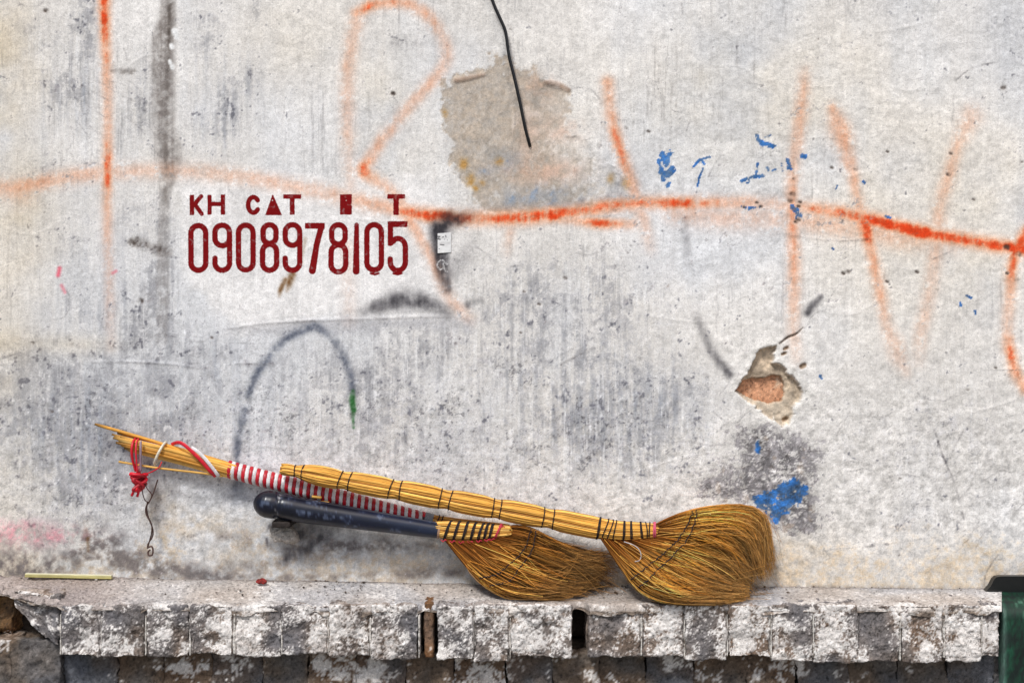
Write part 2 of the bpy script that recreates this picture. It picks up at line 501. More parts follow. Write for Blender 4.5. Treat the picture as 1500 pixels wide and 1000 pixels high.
# the clean white panel behind the lettering --------------------------------
pan = poly_sdf([(262, 262), (640, 268), (660, 330), (655, 455), (600, 462), (530, 463), (450, 470), (330, 480), (290, 430), (268, 400)], 60, 10, 26, 61)
col = over(col, rgb(232, 229, 226) * (1 + .03 * n_mid + .015 * streak)[..., None], .88 * sstep(-pan, -14, 14))
lip = poly_sdf([(330, 482), (400, 471), (620, 464), (700, 470), (700, 486), (620, 482), (420, 490)], 30, 5, 20, 63)
col = over(col, rgb(168, 167, 170), .45 * sstep(-lip, -8, 6))

# dark vertical run at the left
run = np.zeros_like(UU)
stroke(run, [(246, -60, .9, 12), (246, 20, .95, 12), (240, 60, 1, 17), (239, 130, .95, 18), (241, 190, .95, 17), (248, 225, .9, 20), (248, 252, .8, 15), (242, 285, .6, 9), (240, 330, .45, 8), (238, 420, .42, 10), (236, 500, .3, 9)], 12, .8, 5)
run *= np.clip(.74 + .25 * streak + .30 * n_sm + .30 * rough, 0, 1.15)
col = over(col, rgb(134, 127, 122), run * .92)
rc = np.zeros_like(UU)
stroke(rc, [(247, -60), (248, 30), (247, 60, 1), (246, 100, .5), (244, 200, .4), (243, 270, .5), (242, 300, .2)], 3.2, .9, 3)
col = over(col, rgb(84, 76, 70), rc * np.clip(.62 + .35 * n_sm + .2 * rough, 0, .85))
wd = np.zeros_like(UU)
for x, y, w in [(251, 67, 3.5), (249, 90, 3), (252, 97, 3.2), (256, 46, 5), (258, 52, 4)]:
    stroke(wd, [(x, y), (x + 1, y + 3)], w, 1, 4)
col = over(col, rgb(236, 236, 234), wd)

# beige scar where old render was patched -----------------------------------
patch_p = [(648, 116), (668, 112), (706, 108), (722, 88), (738, 84), (752, 102), (766, 108), (800, 116), (832, 130), (836, 170), (832, 200), (862, 214), (880, 236), (920, 262), (938, 300), (870, 312), (760, 314), (700, 306), (686, 276), (664, 238), (652, 200), (644, 168), (650, 142)]
patch = poly_sdf(patch_p, 60, 9, 16, 71)
pm = sstep(-patch + 5 * rough + 4 * n_sm, -5, 6)
pcol = rgb(178, 164, 148) * (1 + .09 * n_sm + .05 * n_fine + .05 * n_mid)[..., None]
pcol = over(pcol, rgb(166, 152, 136), np.clip(.2 + .5 * n_mid + .2 * rough, 0, .6))
fade = 1 - .85 * sstep(UU - .4 * (VV - 200) + 40 * n_sm, 760, 850) * sstep(VV + 20 * n_sm, 130, 210)
flk = sstep(fbm(UU / 10, VV / 12, 4, 77, .65), .35, 1.0)
col = over(col, pcol, pm * np.clip(fade - .6 * flk * sstep(VV + 30 * n_mid, 150, 290), 0, 1) * np.clip(.80 + .16 * rough + .1 * n_sm, 0, .95))
col = over(col, rgb(150, 150, 152), blobs([(900, 270, 50, 36, .7), (780, 300, 90, 18, .6), (860, 290, 60, 20, .6)]) * (.5 + .6 * n_sm))
bs_ = blobs([(740, 235, 22, 14, .9), (715, 250, 14, 8, .6), (745, 285, 10, 12, .8), (800, 285, 30, 12, .8), (820, 300, 20, 8, .6), (690, 262, 8, 10, .4)])
col = over(col, rgb(122, 146, 176), np.clip(bs_ * (.3 + .9 * np.maximum(n_sm, 0)), 0, .75))
ob_ = blobs([(679, 240, 6, 8, 1), (689, 264, 6, 8, 1), (697, 276, 4, 5, 1), (731, 236, 6, 6, 1), (652, 166, 4, 6, .8), (707, 268, 4, 4, .8), (895, 262, 6, 8, .5), (918, 268, 7, 9, .5)])
col = over(col, rgb(178, 136, 76), np.clip(ob_ * (1 + .5 * n_fine), 0, .9))
pk = blobs([(800, 250, 60, 18, .6), (775, 200, 20, 40, .35), (820, 190, 30, 20, .5), (790, 130, 20, 18, .5)])
col = over(col, rgb(202, 158, 132), np.clip(pk * (.7 + .5 * n_sm), 0, .6))

# sprayed and brushed graffiti, plus a shadow painted beside the plaster stub ------------------------------------------------
org = np.zeros_like(UU); org_ref[0] = org
stroke(org, [(150, -60, 1), (153, 0, 1, 7), (154, 40, 1), (156, 80, .7), (157, 120, .55), (158, 180, .5), (158, 235, .7), (158, 262, .8), (157, 300, .5), (158, 360, .3), (160, 430, .22), (163, 510, .08)], 6, .6, 2.1)
stroke(org, [(-120, 286, .5), (0, 277, .5), (50, 270, .42), (110, 258, .38), (160, 253, .34), (250, 250, .28), (330, 256, .34), (420, 271, .34), (500, 288, .42), (560, 303, .5)], 9, .4, 2.1)
stroke(org, [(560, 302, .5), (600, 311, .85), (650, 318, 1.0), (700, 320, .85), (760, 319, 1.2), (800, 315, 1.2), (850, 309, .9), (900, 301, .7), (950, 297, .62), (1000, 298, .9), (1060, 297, .5), (1120, 298, .4), (1180, 304, .5), (1240, 314, .7), (1300, 328, 1.0), (1340, 338, 1.4), (1380, 346, 1.1), (1440, 356, .8), (1500, 366, .9), (1600, 385, .6)], 8, .6, 2.1)
stroke(org, [(770, 316, .6), (830, 321, .6), (880, 327, .9), (930, 328, .35)], 6, .6, 2.1)
stroke(org, [(990, 308, .35), (1060, 318, .28), (1160, 322, .3), (1260, 335, .3), (1330, 348, .35), (1400, 352, .3)], 13, .3, 2)
stroke(org, [(515, 300, .12), (510, 210, .28), (509, 120, .34), (516, 60, .42), (524, 24, .5)], 8, .3, 2.1)
stroke(org, [(522, 20, .85, 6), (545, 8, .8), (580, 4, .6), (615, 14, .5), (642, 42, .45), (654, 78, .42), (646, 104, .42), (620, 134, .42), (590, 168, .45), (560, 205, .5), (540, 235, .7), (533, 249, .95, 8), (548, 262, .6), (570, 277, .45), (588, 300, .5), (604, 330, .6), (622, 360, .45), (640, 392, .5), (655, 430, .35), (675, 455, .3), (692, 468, .12)], 7, .5, 2.1)
stroke(org, [(508, 360, .14), (512, 470, .1)], 8, .1, 2)
stroke(org, [(890, 122, .5), (893, 160, .45), (902, 200, .65), (914, 235, .6), (926, 270, .42), (936, 305, .42), (946, 335, .25), (953, 365, .1)], 7, .5, 2.1)
stroke(org, [(752, 320, .3), (745, 350, .22), (742, 370, .08)], 6, .3, 2)
stroke(org, [(1179, 105, .18), (1176, 140, .38), (1170, 190, .42), (1163, 240, .36), (1160, 290, .55), (1161, 330, .6), (1163, 380, .5), (1163, 430, .42), (1162, 480, .28), (1166, 525, .1)], 7.5, .5, 2.1)
stroke(org, [(1220, 158, .45, 6), (1230, 190, .5, 11), (1240, 225, .48, 9), (1250, 260, .42), (1258, 300, .36), (1266, 330, .95, 9), (1274, 360, .6), (1283, 400, .48), (1291, 440, .42), (1300, 480, .32), (1314, 515, .28, 10), (1326, 545, .16)], 7, .4, 2.1)
stroke(org, [(1422, 170, .28, 12), (1402, 215, .3), (1390, 255, .36), (1377, 300, .32), (1372, 350, .4, 10), (1366, 400, .28), (1357, 450, .28), (1348, 490, .26), (1345, 530, .1)], 8, .3, 2.1)
stroke(org, [(1506, 335, .8), (1490, 365, .85), (1481, 400, .6), (1478, 440, .4), (1475, 480, .4), (1478, 510, .75), (1487, 545, .55), (1502, 570, .6)], 7, .5, 2.1)
stroke(org, [(30, 282, .3, 14), (10, 276, .4, 12)], 12, .3, 2)
og = np.maximum(org - .13 * np.clip(n_fine + .6 * rough, 0, 2) * sstep(org, .0, .2), 0) * np.clip(.90 + .16 * n_sm + .14 * streak + .12 * n_fine + .15 * n_mid, .3, 1.5)
o_lo, o_hi = rgb(230, 152, 108), rgb(216, 62, 22)
tt = sstep(og, .45, 1.05)[..., None]
col = over(col, o_lo * (1 - tt) + o_hi * tt, np.clip(og * 1.2, 0, .96))

blk = np.zeros_like(UU); org_ref[1] = blk
stroke(blk, [(655, 424, .5, 7), (648, 390, .8, 9), (645, 360, .9, 10), (645, 335, 1.0, 12), (658, 324, .9, 11), (676, 320, .6, 9), (694, 318, .2, 7)], 10, .9, 2.4)
stroke(blk, [(528, 458, .3, 6), (555, 448, .55, 9), (585, 440, .65, 12), (610, 440, .7, 11), (635, 448, .55, 10), (658, 458, .35, 8)], 10, .6, 2.4)
stroke(blk, [(660, 400, .3, 12), (690, 360, .12, 14)], 12, .2, 2)
stroke(blk, [(686, 446, .4, 5), (704, 440, .3, 4)], 4, .4, 2)
stroke(blk, [(1003, 325, .14), (1006, 360, .18), (1010, 400, .06), (1016, 440, .0), (1024, 474, .25), (1038, 505, .45), (1052, 528, .62), (1068, 548, .6)], 5.5, .5, 2.2)
stroke(blk, [(1182, 458, .75, 5), (1192, 446, .6, 5), (1203, 434, .5, 3)], 4, .7, 2.5)
stroke(blk, [(415, 820, .6, 7), (440, 806, .75, 9), (465, 792, .65, 9), (490, 776, .35, 7)], 8, .7, 2.2)
stroke(blk, [(440, 778, .55, 16), (470, 772, .45, 12)], 14, .5, 2.2)  # shadow to the right of the plaster stub, painted into the wall colour
stroke(blk, [(402, 798, .5, 6), (404, 806, .5, 5)], 5, .5, 3)
bkk = blk * np.clip(.95 + .3 * n_sm + .2 * streak, .2, 1.4)
col = over(col, rgb(52, 50, 54), np.clip(bkk, 0, .96))
gb = np.zeros_like(UU)
stroke(gb, [(345, 735, .3, 7), (345, 700, .5, 7), (346, 670, .6), (350, 635, .55), (358, 600, .5), (366, 570, .6), (378, 545, .75), (395, 520, .65), (412, 503, .7), (435, 488, .6), (458, 478, .75), (478, 487, .5), (495, 505, .5), (507, 530, .5), (514, 555, .55), (517, 575, .5)], 6.5, .6, 2.2)
stroke(gb, [(350, 705, .35, 14), (352, 730, .3, 12)], 12, .3, 2)
col = over(col, rgb(78, 84, 98), np.clip(gb * (.9 + .45 * n_sm + .25 * n_fine), 0, .9))
gr = np.zeros_like(UU)
stroke(gr, [(517, 573, .8, 3), (516, 585, 1, 4.5), (518, 600, .9, 4), (517, 612, .8, 2.4), (518, 626, .7, 2.2)], 3, 1, 3)
col = over(col, rgb(46, 98, 50), np.clip(gr * (1 + .4 * n_fine), 0, .95))
rd = np.zeros_like(UU)
stroke(rd, [(87, 393), (85, 403)], 3.2, .8, 2.5); stroke(rd, [(90, 418), (95, 428)], 2.6, .5, 2.5); stroke(rd, [(165, 400), (170, 397)], 2.4, .5, 2.5)
col = over(col, rgb(226, 84, 104), rd)
pkk = blobs([(30, 782, 46, 16, .75), (90, 784, 40, 12, .5), (10, 772, 30, 12, .4)])
col = over(col, rgb(214, 138, 148), np.clip(pkk * (.5 + .4 * n_sm + .4 * rough), 0, .7))
ru = np.zeros_like(UU)
stroke(ru, [(428, 402, .85, 5), (424, 414, .8, 5), (420, 426, .3, 3)], 4, .8, 2.4); stroke(ru, [(418, 410, .6, 4), (411, 424, .7, 3.6), (409, 434, .2, 2.5)], 4, .7, 2.4)
stroke(ru, [(447, 350, .35, 3), (444, 366, .25, 3), (441, 385, .15, 3)], 3, .4, 2)
stroke(ru, [(129, 788, .6, 2.5), (129, 806, .4, 2.2)], 2.5, .6, 2)
col = over(col, rgb(104, 66, 28), np.clip(ru * (1 + .3 * n_fine), 0, .92))

# grey bared area under the hole and chips of old blue paint
gz = blobs([(1130, 665, 62, 36, 1.1), (1120, 705, 66, 36, 1.0), (1165, 740, 44, 34, .95), (1060, 712, 34, 16, .95), (1100, 640, 36, 22, .9), (1190, 680, 26, 40, .6), (1180, 765, 34, 20, .6)])
gsel = sstep(gz + .26 * rough + .2 * n_mid, .36, .66) * (1 - .8 * sstep(fbm(UU / 11, VV / 9, 5, 91, .85), .15, .75))
gcl = rgb(128, 124, 125) * (1 + .16 * rough + .08 * n_sm)[..., None]
gcl = over(gcl, rgb(88, 82, 82), sstep(fbm(UU / 9, VV / 9, 4, 141, .8), .5, 1.1) * .7)
gcl = over(gcl, rgb(158, 140, 122), sstep(fbm(UU / 14, VV / 14, 3, 145), .7, 1.2) * .5)
col = over(col, gcl, gsel * .92)
blue = np.minimum.reduce([
    poly_sdf([(1101, 727), (1116, 722), (1134, 716), (1148, 706), (1166, 700), (1176, 708), (1186, 718), (1178, 734), (1160, 744), (1150, 752), (1140, 764), (1132, 758), (1118, 750), (1106, 740)], 30, 4, 7, 93),
    poly_sdf([(1108, 644), (1113, 644), (1113, 664), (1109, 664)], 20, 1, 5, 94)])
bz = sstep(-blue + 2.2 * rough, -1, 1.4) * (1 - sstep(fbm(UU / 6, VV / 6, 3, 97, .8), .75, 1.05)) * sstep(-blue, -5, -3)
bsp = np.zeros_like(UU)
for pts, w in [([(970, 226), (976, 240), (982, 224)], 5), ([(968, 252), (976, 258), (984, 248)], 5.5), ([(966, 236), (972, 262)], 4), ([(980, 268), (978, 272)], 3),
               ([(1108, 199), (1114, 208), (1122, 212), (1133, 214)], 3.6), ([(1122, 200), (1128, 198)], 2.4), ([(1087, 265), (1097, 261), (1110, 258), (1118, 258)], 3), ([(1097, 264), (1095, 268)], 2.4),
               ([(1155, 236), (1157, 246)], 4), ([(1175, 228), (1179, 229)], 3.6), ([(1124, 246), (1126, 250)], 2.4), ([(1132, 250), (1136, 248)], 2.2), ([(1145, 240), (1147, 250)], 1.8),
               ([(1160, 304), (1168, 310), (1171, 316)], 4.2), ([(1086, 302), (1092, 304)], 2.2), ([(1098, 305), (1112, 303)], 2.6), ([(1298, 317), (1304, 319)], 2),
               ([(1025, 234), (1032, 240), (1026, 256), (1022, 272)], 1.8), ([(1016, 244), (1026, 234), (1040, 230)], 1.8), ([(1110, 240), (1108, 254)], 2), ([(1226, 272), (1224, 278)], 1.8), ([(1264, 266), (1266, 268)], 2),
               ([(1415, 433), (1422, 436)], 2), ([(1406, 444), (1408, 448)], 2.2), ([(1428, 455), (1429, 460)], 1.8), ([(1202, 550), (1203, 554)], 2.2), ([(1166, 318), (1167, 320)], 2.2), ([(1218, 363), (1220, 365)], 2)]:
    stroke(bsp, pts, w, 1, 3)
bz = np.maximum(bz, sstep(bsp + (.42 * n_fine + .30 * rough) * sstep(bsp, .02, .3), .40, .56))
col = over(col, rgb(44, 92, 150) * (1 + .16 * n_sm + .16 * rough)[..., None], bz * np.clip(.82 + .22 * rough, .3, .96))
dk = np.zeros_like(UU)
for x, y, w in [(1161, 285, 4.5), (1158, 294, 4), (1172, 296, 2.4), (1170, 302, 2.6), (1170, 322, 3), (1166, 325, 2.5), (1163, 262, 2), (1109, 297, 2.6), (1115, 302, 2.4), (1090, 303, 2), (1392, 225, 2.6), (1389, 256, 3), (1235, 400, 3.2), (1242, 398, 3),
                (576, 137, 3.6), (790, 445, 2.6), (828, 407, 3), (1470, 128, 4.4), (950, 192, 2.4), (900, 308, 2.4), (194, 355, 7.5), (200, 351, 6), (206, 440, 4.5), (310, 494, 2.4), (763, 487, 1.8), (768, 427, 1.8), (748, 43, 1.6),
                (1372, 424, 2.2), (1489, 410, 3.5), (1475, 400, 2.4), (1343, 398, 3), (1299, 412, 2.4), (1318, 700, 1.6), (1318, 813, 2), (1236, 865, 2.6), (1417, 570, 2), (1458, 538, 2), (1219, 245, 2.4), (1253, 248, 3), (68, 16, 4), (48, 502, 2.4), (76, 602, 2.8), (1475, 362, 5), (1493, 372, 4), (1300, 222, 2), (917, 187, 2.4), (1426, 292, 2), (1496, 237, 2)]:
    stroke(dk, [(x - 1, y), (x + 1, y + .6)], w * .8, 1, 3)
stroke(dk, [(204, 357, .7, 7), (212, 359, .6, 8), (220, 362, .3, 6), (232, 366, .55, 9), (246, 370, .4, 8)], 5, .5, 3)
stroke(dk, [(164, 105, .5, 3), (180, 105, .6, 4.5), (196, 106, .6, 4)], 4, .6, 3)
dk = np.clip(dk * (.75 + .55 * n_fine), 0, 1)
col = over(col, rgb(62, 52, 46), np.clip(dk * .85, 0, .85))

# fine scratches, cracks and pencil-thin lines
scr = np.zeros_like(UU)
rnd = random.Random(11)
def scratch(n, x0, x1, y0, y1, l0, l1, ang, spread, i0=.15, i1=.55, w0=.7, w1=1.2):
    for _ in range(n):
        x, y = rnd.uniform(x0, x1), rnd.uniform(y0, y1)
        a = math.radians(rnd.gauss(ang, spread)); l = rnd.uniform(l0, l1)
        b = a + rnd.gauss(0, .25)
        stroke(scr, [(x, y), (x + l * .5 * math.cos(a), y + l * .5 * math.sin(a)), (x + l * .5 * (math.cos(a) + math.cos(b)), y + l * .5 * (math.sin(a) + math.sin(b)))], rnd.uniform(w0, w1), rnd.uniform(i0, i1), 2)
scratch(150, 1180, 1500, 600, 850, 8, 46, -18, 26)
scratch(70, 960, 1200, 560, 850, 6, 30, 5, 40)
scratch(90, 0, 420, 490, 800, 4, 16, 20, 60, .2, .6, .9, 1.7)
scratch(70, 0, 1500, 0, 480, 12, 70, 90, 4, .08, .26, .6, 1.1)
scratch(40, 60, 240, 40, 230, 10, 40, 88, 20, .2, .5)
scratch(60, 450, 1000, 380, 760, 5, 40, 88, 30, .1, .35)
scratch(50, 1000, 1500, 150, 500, 3, 22, -30, 50, .15, .4)
scratch(26, 90, 240, 110, 220, 14, 50, 35, 14, .25, .55)
for pts, w, i in [([(1370, 635), (1380, 665), (1395, 700), (1405, 735), (1412, 760)], 1.6, .6), ([(1410, 632), (1398, 655), (1392, 670)], 1.2, .5), ([(1190, 782), (1205, 800), (1215, 815)], 1.1, .5),
                  ([(1440, 862), (1443, 842), (1452, 825), (1462, 812)], 1.3, .5), ([(1400, 118), (1420, 102), (1445, 94), (1480, 90), (1500, 96)], 1.3, .55), ([(1200, 340), (1250, 350), (1300, 345), (1345, 342)], 1.1, .35), ([(1130, 343), (1180, 343), (1230, 352), (1270, 351)], 1.1, .35),
                  ([(822, 534), (845, 522), (862, 513), (871, 510)], 1.7, .65), ([(750, 528), (780, 531), (810, 526), (840, 510)], .9, .35), ([(1425, 540), (1460, 542), (1500, 541)], 1.0, .3),
                  ([(980, 648), (1010, 647), (1040, 652), (1062, 650)], 1.2, .55), ([(1060, 685), (1030, 690), (1000, 700)], 1, .4), ([(1200, 805), (1270, 800), (1330, 792), (1400, 782)], 1, .4), ([(1270, 800), (1300, 795)], 1.4, .4),
                  ([(1366, 380), (1385, 372), (1396, 366)], 1.2, .6), ([(1100, 240), (1130, 222), (1160, 225)], .9, .45), ([(1038, 258), (1054, 230), (1062, 228)], 1.3, .45), ([(1040, 258), (1062, 258)], 1.1, .4), ([(1280, 66), (1300, 69)], 1.3, .45), ([(1095, 122), (1118, 125)], 1.2, .4),
                  ([(845, 372), (860, 374), (875, 370)], 1.4, .5), ([(744, 391), (772, 388)], 1.1, .4), ([(135, 532), (150, 530), (200, 531), (235, 533), (290, 532)], 1.2, .4), ([(350, 533), (400, 532)], 1.6, .6), ([(435, 471), (460, 470)], 1.7, .7), ([(340, 502), (370, 503)], 1.2, .4), ([(270, 502), (300, 500)], 1.1, .35),
                  ([(0, 526), (30, 516)], 1.4, .4), ([(120, 740), (150, 735), (170, 742)], 1.4, .5), ([(30, 7), (45, 11), (58, 8), (66, 0)], 1.4, .55), ([(0, 150), (18, 138), (24, 120)], 1.2, .3), ([(180, 142), (200, 150), (215, 165)], 1.3, .5), ([(120, 125), (140, 137), (160, 148)], 1.4, .5), ([(178, 168), (196, 180), (212, 196)], 1.4, .5),
                  ([(960, 141), (968, 143)], 1.6, .5), ([(962, 120), (975, 122)], 1.1, .4), ([(906, 176), (918, 177)], 1.2, .5), ([(576, 142), (582, 150)], 1.2, .5), ([(1470, 122), (1474, 108)], 1.5, .5), ([(395, 770), (391, 785), (393, 800)], 2.0, .8), ([(1000, 20), (999, 6)], 1.2, .5)]:
    stroke(scr, pts, w, i, 2)
rk = random.Random(77)
for x, y0_, a_, n_k in [(1178, 480, -.9, 9), (1100, 600, 2.6, 8), (960, 120, .3, 10), (1330, 560, .5, 12), (700, 330, 1.9, 8), (60, 470, .15, 10), (470, 690, -.3, 7), (1240, 690, .4, 10), (330, 250, 1.5, 6), (830, 130, -.5, 8), (1440, 760, 2.3, 8)]:
    q_ = [(x, y0_, .5, .9)]
    for _ in range(n_k):
        a_ += rk.gauss(0, .45)
        l_ = rk.uniform(6, 14)
        q_.append((q_[-1][0] + l_ * math.cos(a_), q_[-1][1] + l_ * math.sin(a_), rk.uniform(.35, .8), rk.uniform(.7, 1.1)))
    q_[-1] = (*q_[-1][:2], .1, .6)
    stroke(scr, q_, 1, .6, 2)
scr = np.clip(scr * (.55 + .6 * n_fine + .3 * n_sm), 0, 1)
col = over(col, rgb(84, 80, 82), np.clip(scr, 0, .8))

# hole where the render has come away down to the brick -----------------------
hole = poly_sdf([(1077, 571), (1086, 556), (1097, 547), (1102, 530), (1108, 516), (1122, 509), (1138, 505), (1134, 520), (1132, 532), (1146, 534), (1156, 548), (1166, 556), (1178, 573), (1172, 588), (1160, 597), (1164, 606), (1156, 620), (1146, 626), (1134, 614), (1122, 604), (1108, 598), (1098, 588), (1084, 580)], 60, 2.6, 7, 101)
inner = poly_sdf([(1079, 571), (1088, 558), (1104, 551), (1120, 552), (1146, 550), (1151, 566), (1149, 586), (1130, 592), (1108, 588), (1090, 580)], 50, 2, 8, 103)
hm = sstep(-hole, -1.2, 1.8)
col = over(col, rgb(226, 222, 214), .5 * sstep(-hole, -14, -2) * (1 - hm))
hcol = rgb(186, 168, 146) * (1 + .13 * n_sm + .08 * n_fine)[..., None]
hcol = over(hcol, rgb(205, 192, 174), sstep(VV, 560, 600) * .6)
col = over(col, hcol, hm)
col = over(col, rgb(150, 112, 84), sstep(-inner, -1, 2) * .8)
chip = np.zeros_like(UU)
for x, y, w in [(1176, 536, 3.4), (1151, 510, 2.4), (1148, 518, 2.2), (1152, 614, 3)]:
    stroke(chip, [(x - 2, y + 1), (x + 2, y - 1)], w, 1, 4)
chip *= np.clip(1 + .5 * n_fine, 0, 1.3)
col = over(col, rgb(122, 96, 72), np.clip(chip, 0, .75))
crk = np.zeros_like(UU)
stroke(crk, [(1142, 503, .8, 1.4), (1154, 494, 1, 1.8), (1166, 489, .9, 1.6), (1176, 480, .5, 1.2)], 1.6, 1, 2.5)
col = over(col, rgb(66, 52, 42), np.clip(crk, 0, .9))

# faded scribble under the little label
scrib = np.zeros_like(UU)
stroke(scrib, [(655, 387), (648, 381), (642, 384), (641, 390), (645, 395), (650, 391), (649, 386), (651, 392), (652, 396), (655, 398)], 1.1, .9, 3)
col = over(col, rgb(226, 224, 222), scrib)
# grain
col *= (1 + .03 * n_fine + (.034 + .085 * low) * rough)[..., None]

# relief in millimetres, + = towards the viewer
right = sstep(UU + 60 * n_mid, 940, 1080)
hgt = 2.2 * n_big + .55 * n_mid + (.16 + .26 * (1 - low)) * streak + .10 * n_sm + .05 * n_fine
hgt += (.35 + .65 * right) * (.62 * fbm(UU / 24, VV / 21, 4, 111) + .26 * fbm(UU / 8, VV / 8, 3, 115))
hgt += low * (.28 * n_sm + .1 * n_fine) * np.clip(grey * 1.5 + .3, 0, 1)
hgt += .45 * sstep(-pan, -6, 2)
trw = np.zeros_like(UU)
rt = random.Random(31)
for _ in range(46):
    x, y0_ = rt.uniform(-20, 1500), rt.uniform(20, 820)
    l = rt.uniform(40, 170); a_ = rt.gauss(0, .22); k_ = rt.gauss(0, 14)
    stroke(trw, [(x, y0_, .1), (x + l * .5, y0_ + l * .5 * math.sin(a_) + k_, rt.uniform(.4, 1)), (x + l, y0_ + l * math.sin(a_), .1)], rt.uniform(1.2, 2.6), .6, 2)
hgt += .8 * trw
ep = np.zeros_like(UU)
stroke(ep, [(330, 482, .4), (380, 474, .9), (440, 470, 1), (520, 467, .8), (600, 464, .9), (660, 463, .5)], 2.2, .8, 2)
stroke(ep, [(135, 530, .3), (200, 530, .8), (260, 534, .9), (300, 540, .3)], 2, .8, 2); stroke(ep, [(345, 532, .6), (402, 533, .8)], 1.8, .8, 2)
stroke(ep, [(1440, 540, .3), (1500, 541, .7), (1540, 541, .5)], 1.6, .6, 2); stroke(ep, [(1150, 342, .4), (1230, 352, .7), (1340, 343, .5)], 1.6, .6, 2)
hgt += 1.3 * ep
hgt += -1.0 * pm + 1.0 * np.exp(-(patch / 4.0) ** 2) * np.clip(.2 + n_mid, 0, 1)
rdg = np.zeros_like(UU)
stroke(rdg, [(668, 118, 1, 4), (685, 115, 1, 4), (708, 110, .8, 3)], 4, 1, 3); stroke(rdg, [(800, 121, .9, 4), (816, 124, 1, 5), (832, 132, .9, 4)], 4, 1, 3)
hgt += 2.4 * rdg
col = over(col, rgb(150, 122, 104), .55 * rdg)
hgt -= .5 * gsel + .35 * bz * 0
hgt -= hm * (11 + 1.6 * n_sm + .7 * n_fine) + sstep(-inner, -1, 3) * 13
hgt += .6 * np.exp(-((hole - 5) / 5.0) ** 2) * np.clip(.6 + n_sm, 0, 1.5)
hgt -= 3.5 * chip + 3.0 * crk + 1.4 * np.clip(dk, 0, 1) + .45 * scr + .5 * rc
hgt += 9 * sstep(VV + 6 * n_mid, 822, 874) ** 2 * (1 - .6 * sstep(UU, 900, 1100))
hgt += blobs([(420, 790, 40, 26, 7.0)]) * 1.0
hgt -= spk * .25

# stencil lettering, a signed distance in photo pixels --------------------------
sten = np.full(UU.shape, 99.0, np.float32)
sw = win(262, 612, 276, 414)
SX, SY = (UU[sw] - 250) / .3, (VV[sw] - 260) / .3      # work in the enlarged stencil's own units
sd = np.full(SX.shape, 999.0)
def seg(a, b, w, w2=None):
    global sd
    a = np.array(a, float); b = np.array(b, float); e = b - a
    t = np.clip(((SX - a[0]) * e[0] + (SY - a[1]) * e[1]) / (e @ e + 1e-9), 0, 1)
    ww = w if w2 is None else w + (w2 - w) * t
    sd = np.minimum(sd, np.hypot(SX - a[0] - t * e[0], SY - a[1] - t * e[1]) - ww)
def pl(pts, w=11):
    for a, b in zip(pts[:-1], pts[1:]):
        seg(a, b, w)
def arc(cx, cy, rx, ry, a0, a1, n=14):
    return [(cx + rx * math.cos(math.radians(a0 + (a1 - a0) * i / n)), cy + ry * math.sin(math.radians(a0 + (a1 - a0) * i / n))) for i in range(n + 1)]
def ring(x0, x1, y0, y1, w=11):
    x0 += w; x1 -= w; y0 += w; y1 -= w
    r = (x1 - x0) / 2; cx = (x0 + x1) / 2; ry = min(r, (y1 - y0) / 2)
    p = arc(cx, y0 + ry, r, ry, 180, 360) + arc(cx, y1 - ry, r, ry, 0, 180)
    pl(p + [p[0]], w)
def box(x0, x1, y0, y1):
    global sd
    dx = np.maximum(x0 - SX, SX - x1); dy = np.maximum(y0 - SY, SY - y1)
    sd = np.minimum(sd, np.maximum(dx, dy))
ring(88, 182, 224, 464); ring(320, 413, 222, 462); ring(947, 1040, 220, 462)
for x0, x1, y0, y1 in [(437, 528, 220, 464), (772, 866, 220, 472)]:
    ym = y0 + (y1 - y0) * .43
    ring(x0 + 3, x1 - 3, y0, ym + 8); ring(x0, x1, ym - 10, y1)
for x0, x1, y0, y1 in [(205, 298, 222, 464), (548, 641, 220, 464)]:
    ring(x0, x1, y0, y0 + 122)
    r = (x1 - x0) / 2 - 11; cx = (x0 + x1) / 2
    pl([(x1 - 11, y0 + 50), (x1 - 11, y1 - 11 - r)] + arc(cx, y1 - 11 - r, r, r, 0, 180) + [(x0 + 11, y1 - 70)])
box(658, 750, 224, 248); seg((736, 240), (712, 330), 12); seg((712, 330), (692, 455), 12, 15)
seg((908, 232), (906, 458), 9, 14)
box(1062, 1154, 216, 240); box(1062, 1084, 216, 330)
pl([(1073, 322), (1090, 308)] + arc(1110, 340, 36, 42, 240, 360) + [(1146, 410)] + arc(1109, 412, 37, 42, 0, 180) + [(1072, 398)])
# small letters
box(96, 113, 88, 182); seg((112, 138), (150, 92), 8); seg((118, 130), (152, 178), 8)
box(183, 199, 88, 180); box(247, 264, 86, 180); box(190, 256, 122, 138)
pl(arc(404, 134, 26, 38, -35, -325), 9)
tri = np.maximum(np.maximum(SY - 182, -(SX - 465) * .94 - (SY - 182) * .33), (SX - 540) * .94 - (SY - 182) * .40)
tri = np.maximum(tri, -(np.hypot(SX - 497, SY - 112) - 6))
sd = np.minimum(sd, tri)
box(552, 635, 85, 102); box(584, 603, 85, 180)
bb = np.maximum(np.abs(SX - 856) - 27, np.abs(SY - 132) - 47)
bb = np.maximum(bb, -(np.hypot(SX - 884, (SY - 132)) - 7)); bb = np.maximum(bb, -(np.hypot(SX - 858, (SY - 112) * 1.5) - 6))
sd = np.minimum(sd, bb)
box(1060, 1142, 84, 102); box(1090, 1112, 84, 181)
for cx in (996, 1108):
    pl([(cx - 20, 468), (cx, 473), (cx + 20, 468)], 3)
sten[sw] = (sd - 2.6) * .3

